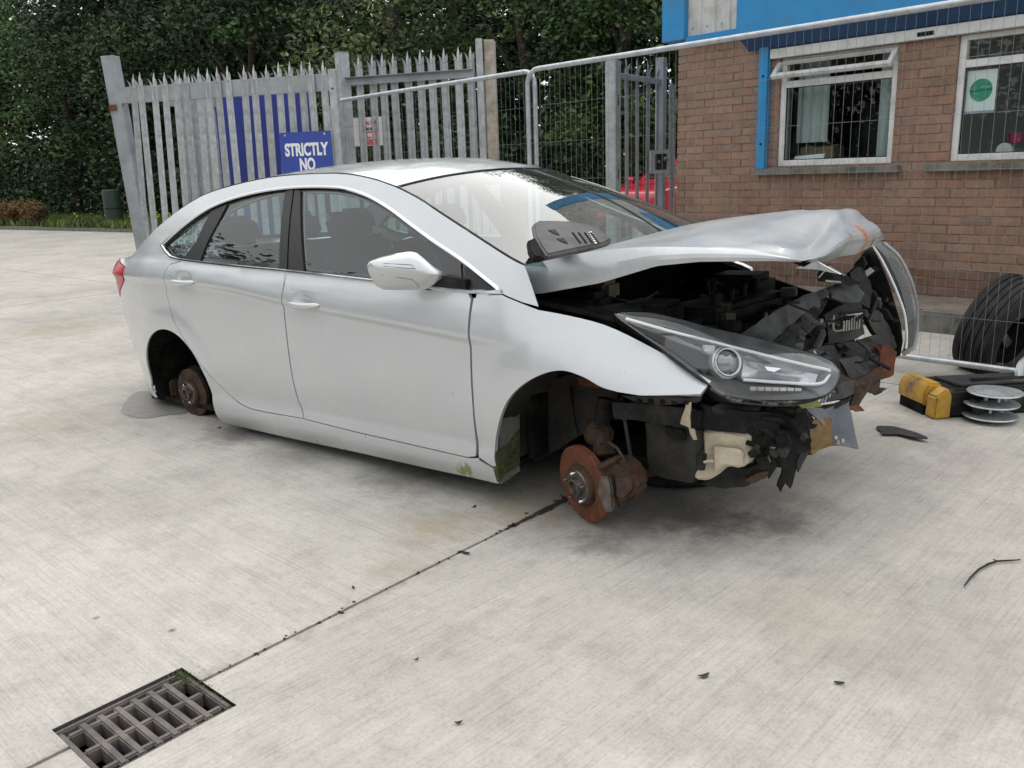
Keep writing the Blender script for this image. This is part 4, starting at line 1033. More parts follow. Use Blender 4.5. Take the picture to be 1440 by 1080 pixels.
G().box((0, 0, .22), (.5, .04, .32)).obj('screen', M_BLACKG, mo_, bevel=.006); G().box((0, .03, .04), (.06, .05, .10)).obj('stand', M_PLAS, mo_); G().box((0, .02, .005), (.22, .16, .012)).obj('foot', M_PLAS, mo_)
o = G().plate([(-.13, 0, 0), (.13, 0, 0), (.13, .02, .2), (-.13, .02, .2)], .003).obj('paper_sheet', M_WHITE); o.matrix_world = BM@Matrix.Translation((-2.28, .30, 1.30)); tag(o, 'white sheet of paper propped behind the right window', 'paper')
cl_ = inside_thing('desk_clock', 'small round white clock behind the poster window', 'clock', -2.63, .30, 1.36)
G().lathe([(-.02, 0), (-.02, .06), (.02, .06), (.021, 0)], 24, (0, 0, 0), (0, 1, 0)).obj('case', M_UPVC, cl_, True); G().box((0, .0, -.062), (.08, .04, .02)).obj('foot', M_UPVC, cl_)
pk = inside_thing('pink_pot', 'small pink pot behind the poster window', 'pot', -2.62, .5, 1.42)
G().lathe([(0, 0), (0, .05), (.07, .06), (.07, .045), (.02, .04)], 20, (0, 0, 0), (0, 0, 1)).obj('pot_body', simple('pink', (.5, .06, .16), .5), pk, True); G().lathe([(.071, .062), (.078, .062), (.078, .045), (.071, .045)], 20, (0, 0, 0), (0, 0, 1)).obj('rim', simple('pink_rim', (.55, .09, .2), .5), pk, True)
# raised paving along the foot of the wall
def wp(s, off, z): return tuple(wall_pt(s, z, off))
fp = mk('footpath', [wp(s, o, z) for s in (-6.2, 1.5) for (o, z) in ((-.70, -.02), (-.70, ZB-.005), (.02, ZB-.005))], [(0, 1, 4, 3), (1, 2, 5, 4)], M_PAVE); tag(fp, kind='structure')
for k in range(9):
    s = -6.2+k*.86
    g = G(); g.plate([wp(s+.004, -.82, -.02), wp(s+.856, -.82, -.02), wp(s+.856, -.702, -.02), wp(s+.004, -.702, -.02)], ZB+.018, (0, 0, 1)); g.obj('kerbstone', M_SILL, fp, False, .008, 2)

# ================================================================== temporary mesh fence
OFF = -2.2
def fence_panel(name, s0, s1, lab, zt=2.17, zbm=.10, dn=0.):
    e = empty(name, tuple(wall_pt((s0+s1)/2, 0, OFF+dn)), lab, 'mesh fence', 'temporary mesh fence panels', Matrix.Translation(Vector(wall_pt((s0+s1)/2, 0, OFF+dn)))@ROTW.to_4x4())
    L = (s1-s0)/2; r = .13; pts = []
    def arc(cx, cz, a0, a1):
        return [(cx+r*math.cos(a), 0, cz+r*math.sin(a)) for a in np.linspace(a0, a1, 8)]
    pts = [(-L, 0, zbm-.08)]+[(-L, 0, z) for z in np.linspace(zbm, zt-r-.02, 4)]+arc(-L+r, zt-r, math.pi, math.pi/2)+[(0, 0, zt)]+arc(L-r, zt-r, math.pi/2, 0)+[(L, 0, z) for z in np.linspace(zt-r-.02, zbm, 4)]+[(L, 0, zbm-.08)]
    G().tube(pts, .021, 10).obj('tube_frame', M_TUBE, e, True)
    G().tube([(-L+.022, 0, zbm), (L-.022, 0, zbm)], .019, 10).obj('bottom_tube', M_TUBE, e, True)
    g = G(); n = int(round((2*L-.06)/.06))
    for k in range(1, n):
        x = -L+.03+k*.06; j = random.gauss(0, .0025)
        zz_ = zt-.01 if -L+r < x < L-r else zt-r+math.sqrt(max(0, r*r-(r-(x+L if x < 0 else L-x))**2))
        g.tube([(x, .004, zbm), (x+j, .004, (zt+zbm)/2), (x, .004, zz_)], .0011, 4, False)
    for z in (1.87, 1.56, 1.25, .96, .665, .385): g.tube([(-L, 0, z), (-L*.3, 0, z+random.gauss(0, .003)), (L*.4, 0, z+random.gauss(0, .003)), (L, 0, z)], .0014, 4, False)
    o = g.obj('mesh_wires', M_WIRE, e, fixn=False); o['kind'] = 'stuff'
    return e
fence_panel('temporary_fence', -5.68, -1.30, 'wire mesh fence panel in front of the brick building')
fl_ = fence_panel('temporary_fence', -9.06, -5.64, 'wire mesh fence panel in front of the spiked steel gate', dn=.05)
# coupler between the panels
g = G(); 
for z in (1.35,): g.box((-5.66, .02, z), (.10, .05, .05))
o = g.obj('fence_clamp', M_GALVD, None, True, .008); o.matrix_world = Matrix.Translation(Vector((WD+OFF)*WN))@ROTW.to_4x4(); tag(o, 'steel clamp joining the two mesh fence panels', 'clamp')

# ================================================================== palisade fences and gates
def pale_mesh(H, flat=False, bend=1, hw=.048):
    g = G(); t = .003
    pf = [(-.048, .012), (-.030, .0), (-.012, .013), (.012, .013), (.030, .0), (.048, .012)] if not flat else [(-.03, 0), (-.01, .008), (.01, .008), (.03, 0)]
    m = len(pf); zs = H-.16
    loop = [(x, y) for x, y in pf]+[(x, y+t) for x, y in pf[::-1]]; n = len(loop)
    g.add([(x, y, .05) for x, y in loop]+[(x, y, zs) for x, y in loop], [(i, (i+1) % n, n+(i+1) % n, n+i) for i in range(n)]+[tuple(range(n, 2*n))])
    # triple splayed point
    for (x0, x1, dx, dy, dz) in ((-.046, -.014, -.028, -.03*bend, .085), (-.015, .015, 0, .02*bend, .16), (.014, .046, .028, -.03*bend, .085)):
        xm = (x0+x1)/2
        vs = [(x0, .004, zs), (x1, .004, zs), (x1, .010, zs), (x0, .010, zs), (x0+.1*dx, .004+dy*.4, zs+dz*.5), (x1+.1*dx+dx*.3, .004+dy*.4, zs+dz*.5), (x1+.1*dx+dx*.3, .010+dy*.4, zs+dz*.5), (x0+.1*dx, .010+dy*.4, zs+dz*.5), (xm+dx, .007+dy, zs+dz)]
        g.add(vs, [(0, 1, 5, 4), (1, 2, 6, 5), (2, 3, 7, 6), (3, 0, 4, 7), (4, 5, 8), (5, 6, 8), (6, 7, 8), (7, 4, 8)])
    g.v = [(x*hw/.048, y, z) for x, y, z in g.v]
    o = g.obj('pale', M_GALV, None, fixn=False); me = o.data; bpy.data.objects.remove(o); return me
def frame_from(a, b):
    a = Vector(a); b = Vector(b); x = (b-a); x.z = 0; L = x.length; x.normalize(); y = Vector((0, 0, 1)).cross(x)
    if y.y < 0: pass
    M = Matrix(((x.x, y.x, 0, a.x), (x.y, y.y, 0, a.y), (0, 0, 1, a.z), (0, 0, 0, 1))); return M, L
def palisade(name, lab, cat, a, b, n, H, rails, front=True, lean=0., grp=None, rail_t=.05, jitter=.0, x0=0.05, x1=None, railmat=None, pmat=None, hw=.046):
    M, L = frame_from(a, b)
    e = empty(name, label=lab, cat=cat, group=grp, mat=M)
    x1 = L-.05 if x1 is None else x1; me = pale_mesh(H, hw=hw)
    for k in range(n):
        o = bpy.data.objects.new('pale', me); C.objects.link(o); o.parent = e
        x = x0+(x1-x0)*k/(n-1)
        o.location = (x, -(rail_t/2+.014) if front else rail_t/2+.002, random.gauss(0, jitter)); o.rotation_euler = (random.gauss(0, .004), lean*(1-k/(n-1))+random.gauss(0, .006), 0)
    for (z0, z1) in rails:
        g = G(); g.box((L/2, 0, (z0+z1)/2), (L, rail_t, z1-z0)); g.obj('rail', railmat or M_GALVD, e, False, .003, 1)
    return e, M, L
# left leaf, seen with its pales in front of the rails
A0 = at_z(172, 99, 2.55); A1 = at_z(458, 78, 2.55); A0[2] = 0; A1[2] = 0
d_ = (A1-A0)/np.linalg.norm(A1-A0)
leafA, MA, LA = palisade('palisade_gate', 'galvanised spiked steel gate leaf with a leaning end post and blue board behind it', 'gate', A0-d_*.06, A1+d_*.02, 18, 2.52, ((2.20, 2.37), (.45, .60)), True, .05, None, .05, .006, hw=.041)
for ch_ in [c for c in leafA.children if c.name.startswith('rail')]: pass
g = G(); g.box((-.09, .03, 1.35), (.16, .12, 2.72)); o = g.obj('end_post', M_GALVD, leafA, False, .004, 1)
sh_ = Matrix.Shear('XY', 4, (0, 0)); o.data.transform(Matrix(((1, 0, -.055, .14), (0, 1, 0, 0), (0, 0, 1, 0), (0, 0, 0, 1))))
G().box((-.10-.0, -.04, 2.16), (.09, .02, .06)).obj('rusty_bracket', M_RUST, leafA)
g = G(); g.box((LA+.045, .0, 1.2), (.085, .07, 2.42)); g.obj('closing_stile', M_GALV, leafA, False, .004, 1)
G().box((LA+.045, -.04, 2.22), (.015, .012, .015)).obj('bolt_head', M_DARK, leafA)
# second leaf folded behind the first, with a blue sheet behind both
B0 = at_z(205, 97, 2.55)*1.0; dirn = (A1-A0)/np.linalg.norm(A1-A0)
B0 = A0+dirn*.30+np.array([.05, .40, 0]); d2_ = ray(306, 92); B1 = CAMP+d2_*(10.75/d2_[1]); B1[2] = 0
palisade('palisade_gate', 'second spiked steel gate leaf folded back behind the first one', 'gate', B0, B1, 6, 2.55, ((2.18, 2.30), (.45, .57)), True, .045, None, .045, .006, hw=.036)
bl0 = at_z(270, 150, 2.33); bl1 = at_z(437, 124, 2.42)
d0_ = ray(266, 150); d1_ = ray(440, 124); bl0 = CAMP+d0_*(11.9/d0_[1]); bl1 = CAMP+d1_*(11.0/d1_[1])
MBp, LB = frame_from(bl0*np.array([1, 1, 0]), bl1*np.array([1, 1, 0]))
bb = empty('blue_board', label='large dark blue sheet standing behind the spiked gate leaf', cat='board', mat=MBp)
G().box((LB/2, 0, 1.36), (LB, .03, 2.12)).obj('sheet', M_PANB, bb, bevel=.004)
for x in (.15, LB-.15): G().box((x, .05, 1.16), (.06, .06, 2.32)).obj('post', M_GALVD, bb)
# fixed run to the concrete post, seen from the rail side
C0 = at_z(494, 72, 2.72); C1 = at_z(665, 58.5, 2.72); C0[2] = 0; C1[2] = 0
fx, MF, LF = palisade('palisade_fence', 'fixed spiked palisade run between the steel post and the concrete post', 'fence', C0-(C1-C0)*.06, C1+(C1-C0)*.0, 10, 2.69, ((.45, .52),), False, .012, None, .05, .004, .12, None)
g = G(); Lr = LF
g.box((Lr/2, -.027, 2.39), (Lr, .006, .085)); g.box((Lr/2, -.06, 2.43), (Lr, .06, .006)); g.obj('angle_rail', M_GALVD, fx, False)
D0 = at_z(480, 74, 2.72); D0[2] = 0
gp = empty('gate_post', D0, 'tall square steel gate post beside the blue lettered sign', 'post')
gp.matrix_world = Matrix.Translation(Vector(D0))@Matrix.Rotation(R(38), 4, 'Z')
G().box((0, 0, 1.36), (.125, .125, 2.72)).obj('shaft', M_GALV, gp, bevel=.006); G().box((0, 0, 2.722), (.13, .13, .006)).obj('cap', M_GALVD, gp)
E0 = at_z(683, 55.5, 2.74); E0[2] = 0
cpst = empty('concrete_post', E0, 'square concrete post with rust streak at the open gateway', 'post'); cpst.matrix_world = Matrix.Translation(Vector(E0))@Matrix.Rotation(R(8), 4, 'Z')
G().box((.03, .04, 1.37), (.15, .15, 2.74)).obj('shaft', M_CPOST, cpst, True, .02, 3)
G().box((-.082, -.03, 1.37), (.07, .07, 2.75)).obj('steel_angle', M_GALV, cpst, False, .004); G().box((-.035, -.038, 2.62), (.016, .008, .22)).obj('rust_streak', M_RUST, cpst)
# signs
def text_mesh(txt, size, sx=1., bold=.0):
    cu = bpy.data.curves.new('lettering', 'FONT'); cu.body = txt; cu.size = size; cu.align_x = 'CENTER'; cu.align_y = 'CENTER'; cu.offset = bold; cu.extrude = .0015
    o = bpy.data.objects.new('lettering', cu); C.objects.link(o); dg = bpy.context.evaluated_depsgraph_get()
    me = bpy.data.meshes.new_from_object(o.evaluated_get(dg)); bpy.data.objects.remove(o); me.transform(Matrix.Diagonal((sx, 1, 1, 1)))
    me.transform(Matrix.Rotation(math.pi/2, 4, 'X')); return me
sg0 = MA@Vector((LA-.44, -.09, 0)); 
def plane_hit(px, py, M, yl):      # ray against the plane local y = yl of frame M
    Mi = M.inverted(); o = Mi@Vector(CAMP); d = Mi.to_3x3()@Vector(ray(px, py)); t = (yl-o.y)/d.y; return o+d*t
q1 = plane_hit(391, 187, MA, -.062); q2 = plane_hit(464, 184, MA, -.062); q3 = plane_hit(398, 244, MA, -.062)
sg_w = q2.x-q1.x; sg_h = .62; scx = (q1.x+q2.x)/2+.01
sgn = empty('warning_sign', label='blue sign reading STRICTLY NO in white letters on the spiked gate', cat='sign', mat=MA@Matrix.Translation((scx, -.065, q1.z)))
G().box((0, 0, -sg_h/2), (sg_w, .004, sg_h)).obj('sign_plate', M_SIGNB, sgn, bevel=.0015)
print('sign', sg_w, sg_h, q1, q2, q3)
zz1 = plane_hit(431, 211, MA, -.062); zz2 = plane_hit(432, 232, MA, -.062)
for t_, zl in (('STRICTLY', zz1.z-q1.z), ('NO', zz2.z-q1.z)):
    me = text_mesh(t_, .175, .66, .007); me.materials.clear(); me.materials.append(M_WHITE); o = link('lettering', me, sgn); o.location = (zz1.x-scx+(.0 if t_ == 'STRICTLY' else .0), -.0035, zl)
for x in (-sg_w*.38, sg_w*.38): G().lathe([(0, .012), (.005, .012), (.006, 0)], 10, (x, -.002, -.03), (0, -1, 0)).obj('bolt_head', M_GALV, sgn)
c1 = plane_hit(496, 166, MF, .06); c2 = plane_hit(543, 163, MF, .06); c3 = plane_hit(500, 206, MF, .06)
cw = c2.x-c1.x; chh = c1.z-c3.z
cs = empty('camera_warning_sign', label='white sign with red CCTV lettering behind the palisade pales', cat='sign', mat=MF@Matrix.Translation(((c1.x+c2.x)/2, .055, c1.z)))
G().box((0, .0, -chh/2), (cw, .003, chh)).obj('sign_plate', M_SIGNW, cs)
for t_, sz, sx, zl, mt in (('AT ALL TIMES', .075, .72, -.10, M_REDP), ('24 HR', .07, .9, -.205, M_BLACKP), ('CCTV', .17, .80, -.315, M_REDP), ('RECORDING', .07, .75, -.415, M_REDP), ('IN OPERATION', .05, .75, -.465, M_REDP)):
    k = chh/.50; me = text_mesh(t_, sz*k, sx, .003); me.materials.clear(); me.materials.append(mt); o = link('lettering', me, cs); o.location = (0, -.004, zl*k)
# right hand gate by the building, seen almost edge on
Q0 = at_z(862, 86, 2.58); Q1 = at_z(930, 80, 2.66); Q0[2] = 0; Q1[2] = 0
Q0 = Q0*.97; Q1 = Q1*1.03; Q0[2] = Q1[2] = 0
rg, MR, LR = palisade('palisade_gate', 'narrow spiked steel gate leaf with a lock box by the brick corner', 'gate', Q0, Q1, 5, 2.64, ((2.36, 2.42), (.4, .46)), False, 0, None, .05, .004, .16, None)
G().box((0, 0, 1.27), (.14, .14, 2.56)).obj('gate_stile', M_GALV, rg, False, .006); G().box((LR, 0, 1.34), (.10, .12, 2.70)).obj('gate_stile', M_GALVD, rg, False, .006)
for z in (.9, 1.25, 2.1): G().box((0, -.0715, z), (.014, .004, .12)).obj('slot', M_DARK, rg)
lx = plane_hit(917, 228, MR, 0.)
LKM = Matrix.Translation((lx.x, -.10, lx.z))@Matrix.Rotation(-math.atan2(Q1[1]-Q0[1], Q1[0]-Q0[0])-.15, 4, 'Z')
def lkpart(g, name, mat, sm=False, bev=0):
    o = g.obj(name, mat, rg, sm, bev); o.data.transform(LKM); return o
lkpart(G().box((0, 0, 0), (.26, .06, .30)), 'lock_box', M_GALVD, False, .006)
lkpart(G().box((.02, -.033, 0), (.15, .006, .20)), 'lock_plate', M_BLACKG)
lkpart(G().box((-.115, -.035, 0), (.03, .02, .26)), 'lock_edge', M_GALV)
lkpart(G().lathe([(0, .025), (.05, .028), (.06, .018), (.062, 0)], 14, (.08, -.036, .03), (0, -1, 0)).lathe([(0, .02), (.04, .022), (.045, 0)], 14, (0, -.036, .0), (0, -1, 0)), 'lock_knob', M_STEEL, True)
T0 = Q1+np.array([.16, .20, 0]); T1 = T0+np.array([1.5, .9, 0])
palisade('palisade_fence', 'short spiked palisade run behind the brick corner', 'fence', T0, T1, 10, 2.46, ((2.1, 2.18), (.4, .46)), True, 0, None, .05, .004)

# ================================================================== red car beyond the gate
rcm = at_z(884, 262, .95); rc0 = rcm*np.array([1, 1, 0])
rc_s = 14.5/np.linalg.norm(rc0); rc0 = ray(878, 258); rc0 = CAMP+rc0*(14.0/rc0[1]); rc0[2] = 0
rdir = np.array([.70, .714, 0]); rnrm = np.array([rdir[1], -rdir[0], 0])
RMX = Matrix(((rdir[0], -rnrm[0], 0, rc0[0]), (rdir[1], -rnrm[1], 0, rc0[1]), (0, 0, 1, 0), (0, 0, 0, 1)))
rcar = empty('parked_car', label='red car half hidden behind the spiked gate and brick corner', cat='car', mat=RMX)
top = [(0, .55), (.02, .82), (.10, .95), (.45, 1.02), (1.0, 1.06), (1.35, 1.08), (1.75, 1.33), (2.1, 1.45), (2.8, 1.48), (3.4, 1.40), (3.8, 1.12), (4.05, 1.05), (4.1, .6)]
vs = []; NP = 60
pts_ = catmull([(x, z) for x, z in top], 5)
hwid = pchip([0, .15, .5, 1.2, 3.2, 3.8, 4.1], [.55, .72, .82, .86, .86, .80, .66])
xs_ = np.array([q[0] for q in pts_]); zs_ = np.array([q[1] for q in pts_])
for x, z in pts_:
    hw_ = float(hwid(x)); bel = min(z, 1.0+.02*x)
    tw = hw_-.30*max(0, z-bel)-.03
    for (y, zz_) in ((hw_-.04, .30), (hw_, .55), (hw_-.005, .75), (hw_-.03, bel-.03), (tw, max(z-.06, bel-.02)), (tw*.85, z-.01), (0, z+.02)):
        vs.append((x, -y, min(zz_, z)))
    for (y, zz_) in ((hw_-.04, .30), (hw_, .55), (hw_-.005, .75), (hw_-.03, bel-.03), (tw, max(z-.06, bel-.02)), (tw*.85, z-.01))[::-1]:
        vs.append((x, y, min(zz_, z)))
rb_ = mk('body', vs, grid_faces(len(pts_), 13), M_RED, rcar, True)
def rc_side(x, z):
    hw_ = float(hwid(x)); return hw_-.03-.30*max(0, z-1.03)
for s in (-1, 1):
    G().plate([(1.38, s*(rc_side(1.4, 1.08)+.012), 1.10), (1.85, s*(rc_side(1.8, 1.3)+.012), 1.33), (2.4, s*(rc_side(2.4, 1.38)+.012), 1.395), (2.4, s*(rc_side(2.4, 1.1)+.012), 1.10)], .004, (0, s, 0)).obj('side_window', M_BLACKG, rcar)
    G().plate([(2.46, s*(rc_side(2.4, 1.1)+.012), 1.10), (2.46, s*(rc_side(2.4, 1.38)+.012), 1.395), (3.2, s*(rc_side(3.2, 1.36)+.012), 1.36), (3.5, s*(rc_side(3.5, 1.12)+.012), 1.12)], .004, (0, s, 0)).obj('side_window', M_BLACKG, rcar)
    for x in (.78, 3.35):
        wj = G().lathe([(-.09, .0), (-.10, .20), (-.11, .30), (0, .315), (.11, .30), (.10, .20), (.06, .17), (.05, 0)], 24, (x, s*.76, .315), (0, s, 0)).obj('wheel', M_TYRE, rcar, True)
        G().lathe([(.07, 0), (.075, .05), (.10, .17), (.105, .195)], 20, (x, s*.76, .315), (0, s, 0)).obj('wheel_rim', M_SILV, wj, True)
    G().lathe([(0, .0), (.01, .09), (-.05, .10)], 16, (.10, s*.58, .72), (-.8, s*.5, .3)).obj('headlight', M_SILV, rcar, True)
    mg = G().box((1.42, s*.93, 1.10), (.12, .18, .12)).obj('door_mirror', M_RED, rcar, True, .04, 3)
g = G(); g.plate([(1.42, -.62, 1.115), (1.42, .62, 1.115), (1.76, .52, 1.345), (1.76, -.52, 1.345)], .006, (-.5, 0, .8)); g.obj('windscreen', M_BLACKG, rcar)

# ================================================================== trees, verge and undergrowth
def leaves_mesh(name, centers, n, sig, size, mat, seed, flat=.0):
    r = np.random.default_rng(seed); c = centers[r.integers(0, len(centers), n)]
    p = c+r.normal(0, 1, (n, 3))*sig
    a = r.normal(0, 1, (n, 3)); a[:, 2] *= .6; a /= np.linalg.norm(a, axis=1)[:, None]
    b_ = np.cross(a, r.normal(0, 1, (n, 3))); b_ /= np.linalg.norm(b_, axis=1)[:, None]
    s = size*(.6+.8*r.random(n))[:, None]
    v = np.stack([p-a*s*.5, p+b_*s*.28, p+a*s*.55, p-b_*s*.28], 1).reshape(-1, 3)
    me = bpy.data.meshes.new(name); me.vertices.add(4*n); me.vertices.foreach_set('co', v.astype(np.float32).ravel())
    me.loops.add(4*n); me.loops.foreach_set('vertex_index', np.arange(4*n, dtype=np.int32)); me.polygons.add(n)
    me.polygons.foreach_set('loop_start', np.arange(0, 4*n, 4, dtype=np.int32)); me.update(calc_edges=True); me.validate()
    me.materials.append(mat); return me
def tree(pos, H, cr, base, n, mat, seed, lab, grp='trees along the edge of the yard', size=.22, lean=0, zsq=1.0, name='broadleaf_tree'):
    r = np.random.default_rng(seed)
    e = empty(name, pos, lab, 'tree', grp)
    g = G(); tr = [(0, 0, -.1)]
    for k in range(1, 7): tr.append((lean*k/6+r.normal(0, .10), r.normal(0, .10), H*.8*k/6))
    g.tube(tr, [.20, .17, .15, .12, .09, .06, .03], 8); cents = []
    for k in range(46):
        h_ = base+(H-base)*(r.random()**.85); t = (h_-base)/(H-base)
        rad = cr*(math.sin(math.pi*min(1, .12+.88*t)**.75)*.9+.12)*(.35+.65*math.sqrt(r.random())); a = r.random()*6.283
        c = np.array([rad*math.cos(a)+lean*t, rad*math.sin(a), h_]); cents.append(c)
        if k < 16:
            zt_ = max(.6, h_-rad*.7); k2 = min(5, int(zt_/(H*.8)*6)); g.tube([tr[k2], tuple((np.array(tr[k2])+c)/2+r.normal(0, .12, 3)), tuple(c)], [.06, .035, .012], 5, False)
    g.obj('trunk', M_BARK, e, True, fixn=False)
    cents = np.array(cents); sub = []
    for c in cents:
        for q in range(6): sub.append(c+r.normal(0, 1, 3)*np.array([.62, .62, .42])*cr*.30)
    link('crown', leaves_mesh('crown', np.array(sub), n, np.array([.30, .30, .19])*max(1, cr/2.6), size, mat, seed), e)
    return e
K0 = np.array([-17, 29, 0]); K1 = np.array([-10.3, 24.3, 0]); KD = (K1-K0)/np.linalg.norm(K1-K0); KN = np.array([-KD[1], KD[0], 0])
def kp(t, n, z=0): return K0+KD*t+KN*n+np.array([0, 0, z])
def tpx(px, n):
    lo, hi = -25., 40.
    for _ in range(50):
        m_ = (lo+hi)/2; q = kp(m_, n, 2)-CAMP; x = 720+F*(q@CR)/(q@CF)
        if x < px: lo = m_
        else: hi = m_
    return lo
specs = [
 (12, 5.5, 10, 3.0, .5, M_LEAF2, 'bright green bushy tree at the far left edge above the tan weeds'),
 (105, 4.8, 11, 2.9, .6, M_LEAF2, 'mid green tree with low foliage between the orange weeds and the green tube'),
 (185, 5.6, 12, 2.9, .8, M_LEAF, 'dark tree behind the leaning end post of the spiked gate'),
 (275, 5.2, 11, 2.8, .8, M_LEAF, 'dark tree rising behind the left half of the spiked gate'),
 (365, 5, 11.5, 2.7, 1.2, M_LEAF, 'dark tree rising behind the right half of the spiked gate'),
 (455, 6, 12, 2.7, 1.5, M_LEAF2, 'mid green tree rising straight behind the tall steel gate post'),
 (560, 4.6, 11.5, 2.5, 1.6, M_LEAF3, 'pale yellow green willow behind the fixed palisade run'),
 (650, 6.2, 11, 2.4, 1.4, M_LEAF, 'dark tree behind the concrete post'),
 (735, 5.0, 11, 2.3, 1.5, M_LEAF2, 'mid green tree with bright sprays behind the joint of the mesh panels'),
 (815, 6.0, 9.5, 2.2, 1.2, M_LEAF, 'dark thin topped tree showing sky behind the open gateway'),
 (885, 4.6, 9.0, 1.9, 1.2, M_LEAF2, 'mid green tree behind the narrow gate with the lock box'),
 (950, 6.0, 10.5, 2.1, 1.5, M_LEAF2, 'mid green tree touching the blue corner of the building')]
for i, (px, n, H, cr, bs, m, lab) in enumerate(specs):
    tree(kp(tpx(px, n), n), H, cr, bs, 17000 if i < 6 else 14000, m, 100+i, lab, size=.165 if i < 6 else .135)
# dense wood behind, reads as one mass
cw_ = []
r = np.random.default_rng(5)
for k in range(900):
    t = r.uniform(-16, 40) if k % 3 else r.uniform(-14, 6); n = r.uniform(8.5, 14); z = r.uniform(.0, 10.5)*(.9+.1*math.sin(t*.7))
    cw_.append(kp(t, n, z))
for k in range(260): cw_.append(kp(r.uniform(-36, -14), r.uniform(4.5, 9), r.uniform(0, 10)))
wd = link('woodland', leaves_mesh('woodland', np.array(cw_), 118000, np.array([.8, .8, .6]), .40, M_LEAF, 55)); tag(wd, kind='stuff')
g = G()
for k in range(40):
    p_ = kp(r.uniform(-14, 40), r.uniform(8, 15)); g.tube([p_, p_+[r.normal(0, .3), r.normal(0, .3), 5], p_+[r.normal(0, .6), r.normal(0, .6), 9]], [.16, .11, .04], 6, False)
tag(g.obj('woodland_trunks', M_BARK, fixn=False), kind='stuff')
# low brush at the foot of the trees
cb = [kp(r.uniform(-12, 34), r.uniform(2.8, 6.5), r.uniform(.1, 2.3)) for k in range(420)]
tag(link('undergrowth', leaves_mesh('undergrowth', np.array(cb), 34000, np.array([.45, .45, .28]), .15, M_LEAF, 77)), kind='stuff')
vz = .10
vg = mk('grass_verge', [kp(-70, 0, vz), kp(45, 0, vz), kp(45, 40, vz+.5), kp(-70, 40, vz+.5)], [(0, 1, 2, 3)], simple('verge_soil', (.035, .045, .018), .95, 0, .4, 3)); tag(vg, kind='structure')
for k in range(46):
    a = kp(-12+k*.93+.004, -.14, -.02); b2 = kp(-12+(k+1)*.93-.004, -.14, -.02); dz = random.uniform(-.01, .01)
    G().plate([a, b2, b2+KN*.14, a+KN*.14], .115+dz, (0, 0, 1)).obj('kerbstone', M_SILL, vg)
def blades(name, t0, t1, n0, n1, cnt, h, mat, seed, wd_=.03):
    r = np.random.default_rng(seed); t = r.uniform(t0, t1, cnt); n = r.uniform(n0, n1, cnt)
    p = K0+t[:, None]*KD+n[:, None]*KN; p[:, 2] = vz
    a = r.random(cnt)*6.283; hh = h*(.4+.9*r.random(cnt)); d = np.stack([np.cos(a), np.sin(a), 0*a], 1)*wd_
    tip = p+np.stack([r.normal(0, .25, cnt)*hh, r.normal(0, .25, cnt)*hh, hh], 1)
    v = np.stack([p-d, p+d, tip], 1).reshape(-1, 3); me = bpy.data.meshes.new(name)
    me.vertices.add(3*cnt); me.vertices.foreach_set('co', v.astype(np.float32).ravel()); me.loops.add(3*cnt); me.loops.foreach_set('vertex_index', np.arange(3*cnt, dtype=np.int32))
    me.polygons.add(cnt); me.polygons.foreach_set('loop_start', np.arange(0, 3*cnt, 3, dtype=np.int32)); me.update(calc_edges=True); me.validate(); me.materials.append(mat)
    o = link(name, me); o['kind'] = 'stuff'; return o
blades('grass', -12, 20, .05, 4.5, 26000, .22, M_GRASS, 3)
r = np.random.default_rng(9); fc = np.array([kp(r.uniform(3.0, 8.5), r.uniform(.6, 2.6), vz+r.uniform(.15, .38)) for k in range(90)])
tag(link('verge_flowers', leaves_mesh('verge_flowers', fc, 110, np.array([.02, .02, .02]), .07, M_FLOW, 8)), kind='stuff')
def dock(t, n, lab, h, sp, cnt):
    e = empty('dock_plant', kp(t, n, vz), lab, 'plant', 'orange seeding weeds on the verge'); r = np.random.default_rng(int(abs(t*100))+3)
    g = G(); cs_ = []
    for k in range(26):
        a = r.random()*6.28; q = r.random()*sp; tp = np.array([q*math.cos(a), q*math.sin(a), h*(.6+.5*r.random())]); g.tube([tp*np.array([.3, .3, 0]), tp*np.array([.8, .8, .55]), tp], .008, 4, False)
        for z in np.linspace(.35, 1, 6): cs_.append(tp*np.array([.5+.5*z, .5+.5*z, z]))
    g.obj('stem', M_DOCK, e, fixn=False); link('seed_head', leaves_mesh('seed_head', np.array(cs_), cnt, np.array([.07, .07, .08]), .07, M_DOCK, 4), e)
dock(.15, .55, 'clump of orange brown weeds at the far left of the verge', .75, .8, 2200)
dock(-.85, .6, 'tan weeds at the left picture edge on the verge', .7, .8, 1800)
dock(1.55, .45, 'bright orange weeds by the kerb left of the grass', .62, .6, 2000)
gm = at_z(157, 306, vz)
def kz(px, py):   # point on verge plane
    return at_z(px, py, vz)
mt_ = kz(158, 305)
mp = CAMP+ray(160, 300)*(26.5/ray(160, 300)[1]); mp[2] = vz
mk_ = empty('marker_tube', mp, 'green plastic tube standing on the grass below the trees', 'tree guard')
G().lathe([(0, .22), (.02, .26), (1.05, .25), (1.08, .22), (1.06, .20), (.02, .2)], 20, (0, 0, 0), (0, 0, 1)).obj('tube', M_GREENP, mk_, True); G().lathe([(.5, .255), (.5, .262), (.54, .262), (.54, .255)], 20, (0, 0, 0), (0, 0, 1)).obj('band', M_PLAS, mk_, True)
